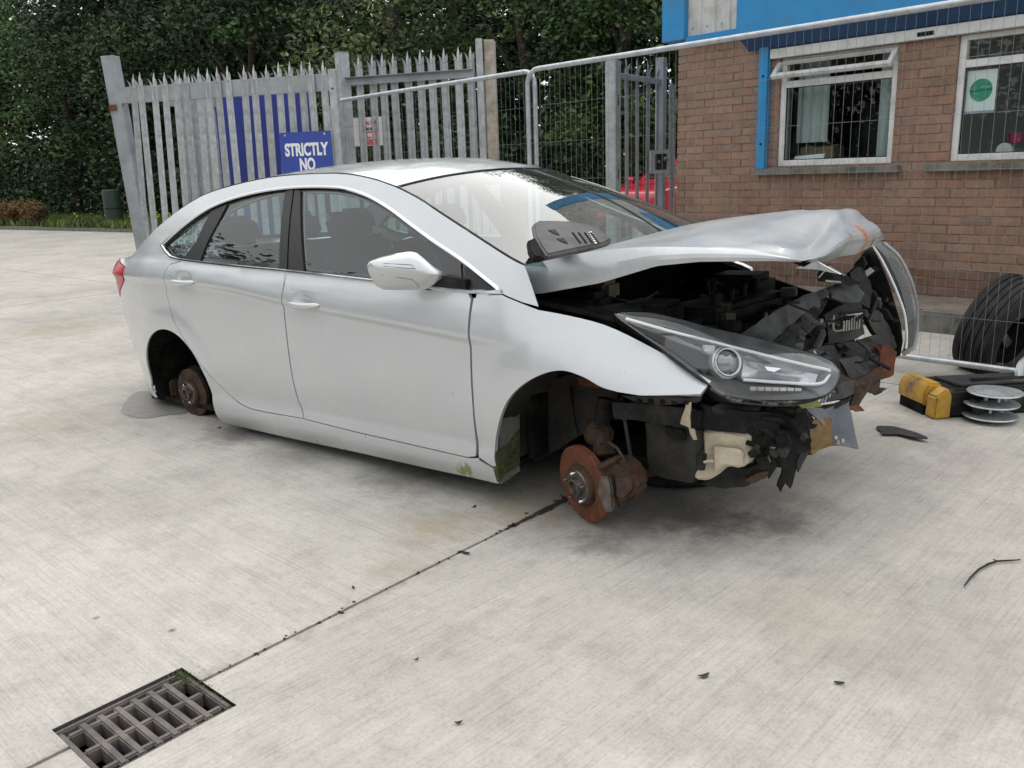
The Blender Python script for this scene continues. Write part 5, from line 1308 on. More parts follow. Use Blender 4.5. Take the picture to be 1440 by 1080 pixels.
# tall trees standing behind the photographer, seen only as reflections
r = np.random.default_rng(12); cbk = []
for k in range(300): cbk.append(np.array([r.uniform(-22, -17.5), r.uniform(-6, 20), r.uniform(.2, 6.6)+1.4*math.sin(k)]))
for k in range(420): cbk.append(np.array([r.uniform(-18, 22), r.uniform(-20, -16), r.uniform(.2, 6.5)+1.2*math.sin(k)]))
tag(link('woodland', leaves_mesh('woodland', np.array(cbk), 130000, np.array([.7, .7, .5]), .26, M_LEAF, 66)), kind='stuff')
# ================================================================== wreck: running gear, engine bay and smashed front
def cp(l, y):    # picture points on a plane across the car at lateral distance y
    return [tuple(P(a, b, y)) for a, b in l]
def cpl(l): return [tuple(P(*q)) for q in l]
def under():
    g = G(); g.box((-1.85, 0, .215), (2.85, 1.56, .03)); g.box((-3.25, 0, .30), (.8, 1.2, .12)); g.obj('underbody', M_DARK, car)
    g = G()
    for y in (.25,): g.tube([(-.5, y, .18), (-1.6, y, .165), (-2.4, y-.05, .17), (-3.0, y+.1, .22)], .03, 8)
    g.obj('exhaust_pipe', M_RUSTD, car, True)
    g = G(); g.box((-2.75, 0, .16), (.16, 1.2, .08)); g.obj('rear_axle_beam', M_RUSTD, car, False, .02)
under()
# wheel housings
def housing(cx, y_in, a0, a1, r, name, mat, s=1):
    vs = []; n = 22
    for k in range(n):
        a = a0+(a1-a0)*k/(n-1)
        for y in np.linspace(y_in, .885, 6):
            w_ = .006*math.sin(k*1.3+y*20); hx, hz = cx+(r+w_)*math.cos(a), .315+(r+w_)*math.sin(a)
            yo = float(Ys(hx, max(hz, .2))[0])-.022; yy = y_in+(y-y_in)/(.885-y_in)*(yo-y_in)
            vs.append((hx, s*yy, hz))
    o = mk(name, vs, grid_faces(n, 6), mat, car, True)
    return o
for s in (1, -1):
    housing(-2.75, .50, R(-14), R(196), .395, 'wheel_housing', M_DARK, s)
    g = G(); g.plate([(-2.75+.40*math.cos(a), s*.52, .315+.40*math.sin(a)) for a in np.linspace(R(-14), R(196), 18)], .01, (0, -s, 0)); g.obj('housing_wall', M_DARK, car)
    housing(0, .56, R(60), R(188), .398, 'wheel_housing', M_LINER, s)
inner = cpl([(734, 556, .56), (733, 600, .57), (734, 640, .58), (738, 648, .58), (757, 648, .58), (782, 634, .58), (812, 614, .58), (838, 602, .58), (862, 588, .58), (868, 552, .58), (846, 530, .57), (800, 515, .56), (760, 530, .56)])
G().plate(inner, .015, (0, -1, 0)).obj('inner_wing', M_LINER, car, False, .003)
for pts in ([(752, 560), (757, 600), (760, 640)], [(800, 545), (806, 590), (812, 610)]):
    G().tube([tuple(P(a, b, .585)) for a, b in pts], .008, 6).obj('pressed_rib', M_LINER, car, True)
G().plate(cpl([(812, 530, .60), (838, 535, .62), (845, 546, .62), (816, 541, .60)]), .004).obj('rust_patch', M_RUST, car)
# forward facing end of the sill, grey strip with moss below
end = [tuple(PX(a, b, -.372)) for a, b in [(701, 578), (712, 560), (730, 540), (731, 604), (716, 622), (703, 634)]]
G().plate(end, .01, (-1, 0, 0)).obj('sill_end', M_ALU, car)
end2 = [tuple(PX(a, b, -.368)) for a, b in [(697, 636), (703, 633), (716, 622), (731, 603), (731, 662), (704, 679), (698, 660)]]
G().plate(end2, .012, (-1, 0, 0)).obj('sill_cap', simple('mossy_black', (.035, .036, .03), .95, 0, .5, 25, bump=.6, dirt=(.10, .12, .03), dscale=22, damt=.6), car)
G().plate([tuple(PX(a, b, -.36)) for a, b in [(712, 668), (730, 655), (732, 662), (706, 680)]], .02, (-1, 0, 0)).obj('sill_lip', M_ALU, car)
r_ = np.random.default_rng(4); g = G()
for k in range(260):
    a, b = r_.uniform(700, 730), r_.uniform(590, 676)
    c = np.array(PX(a, b, -.362)); s_ = r_.uniform(.002, .005)
    if a-700 < (645-b)*.8: continue
    d = r_.normal(0, 1, (3, 3))*s_; n = len(g.v); g.v += [tuple(c+d[i]) for i in range(3)]; g.f.append((n, n+1, n+2))
o = g.obj('moss', M_MOSS, car, fixn=False); o['kind'] = 'stuff'

def brake(px, py, y, nrm, R0, hat, name, bolts=5, dz=0):
    c = Vector(P(px, py, y)); ax = Vector(nrm).normalized()
    e = bpy.data.objects.new('wheel_hub', None); C.objects.link(e); e.parent = car; e.location = c
    M = ax.to_track_quat('Z', 'Y').to_matrix()
    e.rotation_euler = M.to_euler()
    Z = (0, 0, 1)
    d = G().lathe([(-.012, hat)]+[(-.012-(.0011 if k_ % 2 else 0), hat+(R0-.006-hat)*k_/15) for k_ in range(1, 15)]+[(-.012, R0-.004), (-.015, R0), (-.036, R0), (-.038, R0-.004), (-.038, hat)], 56, (0, 0, 0.), Z)
    d.obj('brake_disc', M_RUST if name == 'front' else M_RUSTD, e, True)
    G().lathe([(-.014, hat+.006), (-.010, hat+.006), (.004, hat+.0005), (.007, hat-.008), (.008, .036)], 40, (0, 0, 0), Z).obj('disc_hat', M_RUSTD, e, True)
    G().lathe([(.008, hat-.010), (.013, hat-.014), (.014, .038), (.030, .036), (.031, .028), (.016, .024), (.014, 0)], 36, (0, 0, 0), Z).obj('hub_flange', M_STEEL, e, True)
    for k in range(bolts):
        a = 2*math.pi*k/bolts+.3
        G().lathe([(0, .007), (.022, .0065), (.025, .004), (.026, 0)], 10, (.055*math.cos(a)*hat/.075, .055*math.sin(a)*hat/.075, .009), Z).obj('wheel_stud', M_CHROME if k % 2 else M_STEEL, e, True)
    return e, c, M
nf = (FW@np.zeros(3)) if False else None
h1, c1_, M1 = brake(815, 683, .80, CM@np.array([-.84, -.50, -.10]), .152, .078, 'front')
h2, c2_, M2 = brake(267, 553, .795, (0.03, 1, -.02), .142, .075, 'rear')
h3, c3_, M3 = brake(267, 553, .795, (0.03, -1, -.02), .142, .075, 'rear'); h3.location.y = -.795
# front caliper: carrier, piston body, pad edges, hose
def cal(l, y, th, mat, name, bev=.008, dv=(0, -1, 0)): return G().plate(cp(l, y), th, dv).obj(name, mat, car, True, bev, 2)
cal([(838, 660), (862, 645), (872, 650), (888, 664), (895, 690), (886, 708), (866, 716), (846, 720), (838, 700)], .83, .10, M_RUSTD, 'brake_caliper', .014)
cal([(862, 668), (884, 664), (892, 676), (893, 692), (880, 706), (862, 704)], .855, .05, M_RUSTD, 'caliper_piston_housing', .016)
cal([(842, 672), (856, 669), (861, 690), (862, 716), (848, 716), (840, 696)], .862, .035, M_STEEL, 'caliper_bridge', .006)
cal([(836, 655), (860, 644), (866, 649), (842, 664)], .85, .06, M_RUSTD, 'pad_carrier', .006)
cal([(846, 712), (864, 712), (862, 720), (850, 721)], .85, .06, M_STEEL, 'slide_pin', .005)
g = G(); g.tube(cpl([(845, 624, .74), (856, 622, .77), (868, 630, .79), (877, 645, .80), (882, 662, .80), (888, 672, .78)]), .006, 8); g.obj('brake_hose', M_PLASG, car, True)
# steering knuckle and strut
g = G(); g.tube([tuple(c1_+Vector((0.0, -.05, .0))), tuple(c1_+Vector((0, -.16, .02)))], .05, 12); g.tube(cpl([(850, 640, .70), (846, 612, .68), (835, 600, .66)]), [.045, .035, .03], 8); g.tube([tuple(c1_+Vector((0, -.10, -.02))), (.02, .35, .16)], .025, 8); g.obj('steering_knuckle', M_RUSTD, car, True)
g = G(); g.tube(cpl([(836, 640, .68), (845, 600, .66), (852, 560, .64)]), [.028, .03, .033], 10); g.obj('suspension_strut', M_DARK, car, True)
G().lathe([(-.03, 0), (-.03, .055), (.0, .06), (.03, .045), (.05, 0)], 16, tuple(P(842, 608, .66)), (0, .1, 1)).obj('spring_seat', M_RUSTD, car, True)
g = G(); g.tube(cpl([(874, 560, .70), (880, 600, .70), (888, 650, .70), (894, 672, .70)]), .007, 7); g.obj('anti_roll_link', M_PLASG, car, True)
g = G(); g.lathe([(-.02, 0), (-.02, .018), (.02, .018), (.02, 0)], 12, tuple(P(897, 672, .74)), (0, 1, 0)); g.obj('link_joint', M_RUSTD, car, True)
# rear brake details
g = G(); g.box(tuple(P(247, 548, .72)), (.05, .06, .13)); g.obj('brake_caliper', M_RUSTD, car, True, .012)
g = G(); g.lathe([(-.06, .03), (-.06, .15), (-.055, .155), (-.05, .03)], 30, (c2_.x, c2_.y, c2_.z), (0, 1, 0)); g.obj('backing_plate', M_DARK, car, True)
g = G(); g.tube([tuple(c2_+Vector((0, -.08, 0))), tuple(c2_+Vector((.02, -.35, .02)))], .06, 12); g.obj('hub_carrier', M_RUSTD, car, True)

# engine bay shell
g = G(); g.box((-.36, 0, .62), (.03, 1.36, .74)); g.obj('bulkhead', M_DARK, car)
g = G(); g.plate([(-.36, -.60, .30), (.55, -.58, .30), (.50, -.58, .74), (.1, -.60, .86), (-.36, -.62, .98)], .02, (0, -1, 0)); g.obj('inner_wing', M_DARK, car)
g = G(); g.box((.02, .05, .27), (.72, .98, .03)); g.obj('undertray', M_DARK, car)
g = G(); g.plate([(-.36, .56, .55), (.30, .56, .50), (.42, .56, .66), (.2, .58, .80), (-.36, .62, .93)], .02, (0, -1, 0)); g.obj('inner_wing', M_DARK, car)
g = G(); g.beam((-.34, .66, .915), (.10, .64, .845), .10, .02); g.beam((.10, .64, .845), (.46, .60, .70), .09, .02); g.obj('wing_rail', M_PLAS, car, False, .004)
G().lathe([(-.05, .10), (.0, .10), (.012, .09), (.015, 0)], 20, (-.02, .52, .86), (0, 0, 1)).obj('strut_tower', M_PLASG, car, True)
def blk(name, c, sz, mat, bev=.012, rot=0): return G().box(c, sz, Matrix.Rotation(R(rot), 3, 'Z')).obj(name, mat, car, True, bev, 2)
eng = blk('engine_block', (.18, -.08, .56), (.42, .78, .42), M_DARK, .03, 4)
blk('valve_cover', (.16, -.06, .80), (.26, .62, .07), M_PLAS, .02, 4)
blk('battery_box', (.06, .40, .80), (.20, .18, .16), M_PLAS, .015, -6)
blk('fuse_box', (.27, .44, .745), (.16, .13, .10), M_PLASG, .012, -8)
blk('coolant_tank', (-.20, .45, .87), (.16, .14, .10), M_PLASG, .03)
blk('air_filter_box', (.05, -.42, .82), (.26, .24, .16), M_PLAS, .03)
blk('fluid_reservoir', (-.24, .28, .90), (.10, .12, .09), M_BEIGE, .02)
r_ = np.random.default_rng(21)
for k in range(26):
    p0 = np.array([r_.uniform(-.2, .55), r_.uniform(-.45, .45), r_.uniform(.74, .88)]); p0[2] -= max(0, p0[0]-.2)*.25
    d = r_.normal(0, 1, 3)*np.array([.12, .16, .03]); q = p0+d; m_ = (p0+q)/2+r_.normal(0, .035, 3)
    rad = r_.choice([.005, .007, .011, .017])
    g = G(); g.tube(catmull([tuple(p0), tuple(m_), tuple(q)], 5), rad, 7); g.obj('hose' if rad > .008 else 'cable', [M_PLAS, M_PLASG, M_ALU, M_DARK][int(r_.integers(0, 4))], car, True)
for k in range(14):
    p0 = (r_.uniform(-.05, .5), r_.uniform(-.35, .4), r_.uniform(.76, .84))
    G().box(p0, (r_.uniform(.02, .06), r_.uniform(.02, .07), r_.uniform(.02, .05)), Matrix.Rotation(r_.uniform(0, 3), 3, 'Z')).obj('bracket', [M_PLAS, M_DARK, M_STEEL][k % 3], car, True, .003)
for k in range(4): G().lathe([(0, .02), (.05, .022), (.055, .012), (.06, 0)], 12, (.18+.012*k, -.28+.15*k, .835), (0, 0, 1)).obj('injector', M_PLAS, car, True)

CRG = np.random.default_rng(31)
def crumple(pts, th, amp, st=.022):
    p3 = np.array(cpl(pts)); c = p3.mean(0); _, _, vt = np.linalg.svd(p3-c); ex, ey, n = vt[0], vt[1], vt[2]
    if n@(OL-c) < 0: n = -n
    h2 = ((p3-c)@n); q = np.stack([(p3-c)@ex, (p3-c)@ey], 1)
    lp = dens([tuple(a) for a in q], .025); bnd = np.array(lp)
    jit = CRG.normal(0, .0010, bnd.shape); lp = [tuple(a+j) for a, j in zip(bnd, jit)]; bnd = np.array(lp)
    gx, gy = np.meshgrid(np.arange(bnd[:, 0].min(), bnd[:, 0].max(), st), np.arange(bnd[:, 1].min(), bnd[:, 1].max(), st))
    gp = np.stack([gx.ravel(), gy.ravel()], 1)+CRG.normal(0, st*.22, (gx.size, 2)); gp = gp[inside(gp, bnd)]
    if len(gp): gp = gp[np.array([np.min(np.hypot(*(bnd-k).T)) for k in gp]) > .008]
    allp = [Vector(map(float, a)) for a in lp]+[Vector(map(float, a)) for a in gp]
    V, _, Fc, _, _, _ = delaunay_2d_cdt(allp, [(i, (i+1) % len(lp)) for i in range(len(lp))], [], 0, 1e-6)
    V = np.array([tuple(v) for v in V]); Fc = np.array([f for f in Fc if len(f) == 3]); Fc = Fc[inside(V[Fc].mean(1), bnd)]
    d2 = ((V[:, None, :]-q[None])**2).sum(2)+1e-4; wv_ = 1/d2**1.5; hh = (wv_*h2).sum(1)/wv_.sum(1)
    ph = CRG.uniform(0, 6, 6); fr_ = CRG.uniform(18, 48, 6); an = CRG.uniform(0, 3.14, 3)
    dsp = sum(np.abs(((V[:, 0]*math.cos(an[k])+V[:, 1]*math.sin(an[k]))*fr_[k]/3+ph[k]) % 2-1)-.5 for k in range(3))*amp*.7+CRG.normal(0, amp*.22, len(V))
    T = c+V[:, :1]*ex+V[:, 1:]*ey+(hh+dsp)[:, None]*n
    g = G(); m = len(T); cnt = {(f[i], f[(i+1) % 3]) for f in Fc for i in range(3)}
    fs = [tuple(f) for f in Fc]+[tuple(f[::-1]+m) for f in Fc]+[(a, b2, b2+m, a+m)[::-1] for a, b2 in cnt if (b2, a) not in cnt]
    g.add([tuple(t) for t in T]+[tuple(t-n*th) for t in T], fs); return g
FLAT = {'washer_bottle', 'bottle_ridge', 'opening_shade', 'condenser', 'wing_support'}
def pl(name, pts, mat, th=.006, dv=None, bev=0, lab=None):
    if name in FLAT: o = G().plate(cpl(pts), th, dv).obj(name, mat, car, False, bev, 1)
    else:
        am = .006 if name == 'slam_panel' else .009 if name in ('cross_member_fold', 'torn_plastic', 'bent_panel', 'crumpled_rail', 'bumper_bracket', 'bumper_beam', 'bumper_beam_end') else .005
        o = crumple(pts, min(th, .03), am).obj(name, mat, car, True)
        try: o.data.set_sharp_from_angle(angle=R(28))
        except Exception: pass
    if lab: o['label'] = lab
    return o
# buckled upper cross member
pl('slam_panel', [(1038, 472, .46), (1092, 436, .26), (1130, 415, .10), (1162, 404, -.04), (1168, 414, -.04), (1142, 432, .08), (1112, 457, .22), (1080, 486, .40)], M_SHEET, .012)
pl('slam_panel', [(1080, 486, .40), (1112, 457, .22), (1128, 452, .16), (1122, 470, .25), (1118, 494, .36), (1104, 497, .40)], M_SHEET, .01)
pl('cross_member_fold', [(1128, 440, .12), (1150, 425, .03), (1164, 418, -.02), (1158, 434, .03), (1143, 452, .10), (1133, 472, .22), (1128, 496, .34), (1118, 490, .36), (1124, 466, .22)], M_SHEET, .015)
pl('cross_member_fold', [(1162, 404, -.05), (1185, 396, -.12), (1206, 402, -.16), (1216, 412, -.18), (1208, 428, -.14), (1186, 424, -.06), (1170, 418, -.03)], M_SHEET, .012)
pl('bent_panel', [(1150, 386, -.02), (1163, 372, -.05), (1187, 386, -.10), (1212, 398, -.14), (1198, 402, -.12), (1172, 398, -.06), (1152, 396, -.03)], M_PLAS, .008)
g = G(); g.tube(cpl([(1150, 391, -.0), (1165, 374, -.05), (1187, 387, -.10)]), .005, 6); g.tube(cpl([(1160, 395, -.0), (1182, 397, -.05)]), .006, 6); g.obj('bonnet_catch_rod', M_ALU, car, True)
pl('radiator_frame', [(1160, 444, .05), (1184, 428, -.02), (1212, 424, -.10), (1216, 470, -.08), (1200, 478, .0), (1165, 482, .10)], M_PLAS, .04)
g = G()
for k in range(7):
    x = 1187+3.6*k; g.tube(cpl([(x, 446-.6*k, .02-.012*k), (x-1, 466-.6*k, .03-.012*k)]), .0045, 5)
g.tube(cpl([(1184, 446, .02), (1212, 440, -.08)]), .006, 6); g.obj('radiator_fins', M_ALU, car, True)['kind'] = 'stuff'
g = G(); g.tube(cpl([(1152, 470, .12), (1157, 458, .10), (1170, 452, .05), (1178, 458, .03)]), .012, 8); g.tube(cpl([(1146, 492, .2), (1156, 470, .12), (1150, 455, .1)]), .016, 8); g.obj('radiator_hose', M_PLASG, car, True)
pl('lock_carrier', [(1176, 484, .12), (1205, 478, .02), (1234, 470, -.06), (1242, 486, -.04), (1240, 504, .0), (1214, 512, .06), (1206, 500, .05), (1186, 506, .1)], M_PLAS, .03)
pl('torn_plastic', [(1180, 505, .15), (1206, 500, .06), (1216, 511, .05), (1238, 498, .0), (1240, 512, .03), (1220, 528, .10), (1208, 538, .14), (1192, 528, .16)], M_PLASG, .012, None, .003)
pl('torn_plastic', [(1128, 496, .36), (1150, 488, .25), (1168, 498, .2), (1172, 515, .2), (1160, 512, .25), (1140, 505, .33)], M_PLASG, .015)
pl('fan_cowl', [(1150, 488, .2), (1176, 484, .1), (1186, 506, .12), (1192, 528, .16), (1180, 540, .2), (1172, 512, .2)], M_PLAS, .05)
pl('bumper_beam', [(1172, 522, .28), (1206, 536, .18), (1226, 524, .10), (1240, 512, .06), (1241, 532, .06), (1226, 540, .1), (1196, 545, .2), (1180, 560, .3)], M_RUSTD, .06, (-1, 0, 0), .004)
pl('bumper_beam_end', [(1238, 492, .02), (1243, 486, .02), (1261, 495, -.02), (1259, 508, -.02), (1258, 528, -.02), (1240, 534, .02), (1232, 530, .04)], M_RUST, .07, (-1, .2, 0), .005)
pl('bumper_beam_end', [(1232, 488, .02), (1248, 484, .0), (1262, 496, -.02), (1240, 502, .02)], M_RUST, .02)
pl('condenser', [(1150, 568, .34), (1176, 540, .26), (1197, 536, .20), (1196, 556, .22), (1184, 562, .28)], M_PLASG, .02)
g = G()
for k in range(9):
    t = k/8; a = P(1158+38*t, 558-21*t, .325-.12*t); b2 = P(1155+38*t, 567-11*t, .335-.115*t); tcv = (OL-a)/np.linalg.norm(OL-a)*.02; g.tube([tuple(a+tcv), tuple(b2+tcv)], .0042, 5)
g.obj('condenser_fins', M_ALU, car)['kind'] = 'stuff'
pl('condenser_rim', [(1148, 569, .35), (1184, 563, .28), (1198, 556, .21), (1196, 563, .22), (1176, 574, .3), (1152, 576, .35)], M_PLAS, .02)
pl('hanging_bracket', [(1202, 534, .16), (1227, 531, .09), (1222, 548, .11), (1212, 562, .14), (1206, 574, .16), (1192, 578, .2), (1200, 556, .17)], M_RUSTD, .012)
pl('hanging_bracket', [(1192, 572, .2), (1206, 568, .16), (1217, 578, .14), (1204, 579, .17)], M_RUST, .008)
pl('torn_plastic', [(1226, 532, .08), (1238, 530, .04), (1236, 545, .06), (1246, 546, .03), (1232, 556, .07), (1222, 552, .1)], M_RUSTD, .01)
pl('splash_shield', [(1132, 572, .42), (1160, 575, .35), (1193, 566, .22), (1200, 596, .24), (1207, 632, .27), (1190, 628, .30), (1168, 626, .36), (1160, 600, .40)], simple('blue_grey_plastic', (.085, .10, .125), .5, 0, .25, 6, dirt=(.15, .14, .13), dscale=9, damt=.4), .006, None, .001)
g = G()
for (a, b2) in ((1174, 616), (1184, 620), (1177, 622)): g.lathe([(0, .008), (.006, .008), (.007, .0)], 10, tuple(P(a, b2, .345)), (1, .5, .3))
g.obj('shield_clip', M_ALU, car)

# near corner: chassis leg, liner box, washer bottle, torn bumper carrier
pl('wing_support', [(872, 556, .78), (970, 559, .80), (984, 556, .80), (982, 566, .78), (930, 570, .78), (892, 565, .78)], M_PLASG, .02, (0, -1, 0), .002)
g = G()
for k in range(5): g.lathe([(0, .010), (.006, .010), (.0065, .0)], 10, tuple(P(898+17*k, 565, .785)), (0, 1, 0))
g.obj('support_hole', M_DARK, car)
pl('chassis_leg', [(860, 566, .74), (892, 567, .74), (968, 574, .74), (985, 577, .74), (984, 603, .74), (968, 603, .74), (888, 590, .74), (862, 590, .74)], M_PLAS, .08, (0, -1, 0), .006)
pl('liner_box', [(908, 594, .71), (940, 598, .71), (984, 606, .71), (986, 640, .71), (978, 668, .71), (974, 679, .71), (940, 674, .71), (912, 665, .71)], M_LINER, .12, (0, -1, 0), .008)
pl('opening_shade', [(938, 598, .715), (960, 602, .715), (966, 610, .715), (965, 618, .715), (946, 618, .715), (937, 608, .715)], M_DARK, .012, (0, 1, 0))  # dark plate stands in for the shaded hole in the liner
pl('dangling_strip', [(964, 566, .79), (971, 566, .79), (970, 586, .79), (972, 602, .785), (962, 598, .785), (957, 595, .785)], M_BEIGE, .006, (0, 1, 0), .001)
pl('dangling_strip', [(969, 602, .76), (976, 604, .76), (979, 618, .76), (974, 619, .76)], M_BEIGE, .006, (0, 1, 0))
pl('lamp_bracket', [(985, 566, .70), (1002, 572, .69), (1046, 578, .66), (1098, 582, .58), (1094, 612, .58), (1052, 609, .66), (1004, 604, .70), (985, 602, .72)], M_PLAS, .06, (0, -1, 0), .006)
pl('lamp_bracket', [(1000, 572, .70), (1018, 566, .66), (1040, 567, .62), (1050, 577, .62), (1032, 585, .66), (1004, 580, .70)], M_PLASG, .012, None, .002)
pl('washer_bottle', [(986, 604, .69), (1030, 610, .68), (1054, 611, .66), (1052, 640, .66), (1049, 656, .66), (1036, 659, .67), (1022, 656, .68), (1009, 668, .69), (994, 677, .70), (976, 675, .71), (972, 668, .71), (984, 652, .71), (988, 632, .70)], M_BEIGE, .14, (0, -1, 0), .012)
pl('bottle_ridge', [(1005, 626, .695), (1040, 630, .68), (1048, 634, .675), (1046, 656, .67), (1022, 653, .69), (1006, 664, .70)], M_BEIGE, .02, (0, 1, 0), .008)
G().lathe([(-.025, 0), (-.025, .016), (.03, .018), (.034, .010), (.045, .009), (.046, 0)], 14, tuple(P(986, 650, .735)), (.1, 0, 1)).obj('washer_pump', M_PLAS, car, True)
G().tube(cpl([(990, 650, .75), (997, 648, .75), (1002, 649, .73)]), .005, 6).obj('washer_spout', M_BEIGE, car, True)
pl('undertray_edge', [(984, 680, .68), (1003, 674, .67), (1018, 660, .66), (1030, 657, .65), (1048, 660, .64), (1064, 655, .60), (1078, 640, .57), (1084, 655, .56), (1070, 672, .58), (1048, 684, .62), (1020, 687, .66), (994, 684, .68)], M_PLAS, .08, (-.3, -1, 0), .006)
pl('cracked_edge', [(1046, 676, .64), (1066, 664, .60), (1082, 662, .57), (1076, 672, .58), (1056, 680, .62)], M_RUSTD, .004)
pl('bumper_bracket', [(1056, 612, .64), (1062, 590, .62), (1082, 570, .56), (1108, 566, .50), (1130, 572, .45), (1146, 590, .44), (1140, 606, .46), (1142, 632, .47), (1128, 640, .49), (1106, 632, .52), (1084, 628, .56), (1080, 648, .57), (1066, 652, .60)], M_PLAS, .10, (-.8, -.6, 0), .008)
pl('crumpled_rail', [(1082, 576, .55), (1100, 560, .50), (1124, 566, .46), (1118, 582, .49), (1096, 590, .53)], M_PLASG, .03, None, .006)
pl('bumper_beam_end', [(1138, 592, .44), (1160, 586, .38), (1172, 588, .36), (1170, 604, .38), (1171, 626, .40), (1152, 632, .43), (1142, 640, .46), (1139, 615, .46)], simple('yellow_rust', (.17, .115, .045), .8, .1, .4, 18, bump=.4, dirt=(.16, .06, .03), dscale=10, damt=.5), .06, (-.7, -.7, 0), .004)
pl('torn_plastic', [(1098, 632, .52), (1126, 632, .48), (1122, 652, .49), (1116, 670, .50), (1112, 688, .51), (1104, 680, .52), (1099, 692, .53), (1094, 684, .54), (1100, 660, .53)], M_PLAS, .014, None, .002)
pl('torn_plastic', [(1078, 632, .56), (1092, 632, .54), (1100, 640, .53), (1092, 658, .54), (1082, 674, .56), (1078, 668, .57), (1086, 650, .55)], M_PLAS, .012, None, .002)
pl('torn_plastic', [(1130, 628, .48), (1140, 632, .46), (1128, 652, .49), (1122, 664, .5), (1120, 650, .5)], M_PLASG, .01)
for (a, b2, c, d, y1, y2) in ((1060, 600, 1092, 622, .645, .57), (1070, 588, 1110, 600, .62, .53), (1050, 622, 1070, 640, .66, .61), (1100, 600, 1134, 622, .54, .48), (1086, 640, 1096, 655, .57, .55), (1090, 574, 1126, 590, .56, .47)):
    G().tube(catmull(cpl([(a, b2, y1), ((a+c)/2+3, (b2+d)/2-4, (y1+y2)/2+.02), (c, d, y2)]), 5), .009, 7).obj('wiring_loom', M_DARK, car, True)
for k in range(10):
    a, b2 = r_.uniform(1055, 1135), r_.uniform(580, 640); y = .66-.0022*(a-1055)+.03
    G().box(tuple(P(a, b2, y)), (r_.uniform(.015, .04), r_.uniform(.02, .04), r_.uniform(.015, .05)), Matrix.Rotation(r_.uniform(0, 3), 3, 'Y')).obj('connector', [M_PLASG, M_PLAS, M_DARK][k % 3], car, True, .004)

for k in range(14):
    if k % 2: a, b2 = CRG.uniform(1130, 1255), CRG.uniform(402, 540); y = .42-.0040*(a-1130)-.0006*(b2-400)+CRG.uniform(-.04, .03)
    else: a, b2 = CRG.uniform(1050, 1140), CRG.uniform(572, 650); y = .66-.0022*(a-1055)+CRG.uniform(-.05, .03)
    n_ = int(CRG.integers(4, 7)); rr = CRG.uniform(4, 10); an = CRG.uniform(0, 6)
    pts_ = [(a+rr*CRG.uniform(.4, 1.1)*math.cos(an+t)*1.2, b2+rr*CRG.uniform(.4, 1.1)*math.sin(an+t)*.7, y+CRG.uniform(-.02, .02)) for t in np.linspace(0, 6.283, n_, False)]
    pl('shattered_piece', pts_, [M_PLAS, M_DARK, M_PLAS, M_SHEET, M_PLASG][k % 5], .006)
for k in range(16):
    a, b2 = CRG.uniform(1120, 1240), CRG.uniform(410, 530); y = .40-.0038*(a-1130)+CRG.uniform(-.03, .04)
    q = [(a, b2, y), (a+CRG.uniform(-16, 16), b2+CRG.uniform(-14, 10), y+.02), (a+CRG.uniform(-26, 26), b2+CRG.uniform(-22, 22), y)]
    G().tube(catmull(cpl(q), 4), float(CRG.choice([.003, .004, .007])), 6).obj('cable', [M_PLAS, M_ALU, M_DARK, M_PLASG][k % 4], car, True)
# headlamps
def lamp(outline, inner_off, bulge, nvec, name='headlamp'):
    ring = np.array(catmull(outline, 5, True)); c = ring.mean(0); n = np.array(nvec, float); n /= np.linalg.norm(n)
    e = bpy.data.objects.new(name, None); C.objects.link(e); e.parent = car
    m = len(ring); vs = []; fs = []
    ss = [1.0, .97, .90, .78, .6, .4, .2]
    for s_ in ss: vs += [tuple(c+(p-c)*s_+n*bulge*(1-s_**3.0)) for p in ring]
    vs.append(tuple(c+n*bulge)); k0 = len(ss)
    fs = grid_faces(k0, m, True)+[((k0-1)*m+i, (k0-1)*m+(i+1) % m, k0*m) for i in range(m)]
    ln = mk('lens', vs, fs, M_LENS, e, True)
    vb = []
    for (s_, d) in ((1.0, .0), (1.01, -.02), (.97, -.06), (.85, -.13), (.6, -.16)): vb += [tuple(c+(p-c)*s_+n*d) for p in ring]
    hb = mk('lamp_housing', vb, grid_faces(5, m, True)+[tuple(range(4*m, 5*m))], M_PLAS, e, True)
    vi = []
    for (s_, d) in ((.985, -.002), (.88, -.02), (.70, -.05), (.35, -.06)): vi += [tuple(c+(p-c)*s_+n*d) for p in ring]
    rf = mk('reflector', vi, grid_faces(4, m, True)+[tuple(range(3*m, 4*m))], simple('lamp_interior', (.19, .20, .21), .3, .3, .35, 9), e, True)
    for o in (hb, rf, ln):
        bm = bmesh.new(); bm.from_mesh(o.data); bmesh.ops.recalc_face_normals(bm, faces=bm.faces); bm.to_mesh(o.data); bm.free(); o.data.shade_smooth()
    return e, c, n
RO = cpl([(864, 441, .74), (905, 438, .70), (952, 447, .65), (1000, 460, .60), (1060, 474, .55), (1120, 490, .50), (1160, 502, .48), (1178, 515, .48), (1181, 530, .50), (1172, 548, .54), (1155, 558, .59), (1130, 562, .63), (1085, 563, .68), (1040, 560, .73), (1012, 552, .77), (994, 538, .79), (968, 518, .80), (930, 490, .79), (895, 466, .77)])
Ln, Lc, Lv = lamp(RO, 0, .062, (.55, .62, .55))
def lamp_pt(px, py, d=.0):     # point on the lamp's mean plane lifted by d
    pc = Lc+Lv*d; dr = CM@ray(px, py); return OL+(((pc-OL)@Lv)/(dr@Lv))*dr
g = G(); g.tube(catmull([tuple(lamp_pt(a, b2, d)) for a, b2, d in [(880, 448, .005), (940, 465, .012), (1014, 484, .026), (1098, 505, .028), (1140, 515, .022), (1168, 522, .012), (1164, 531, .012), (1150, 540, .014), (1100, 538, .014), (1045, 534, .01)]], 4), .0055, 8); g.obj('light_guide', M_WHITE, Ln, True)
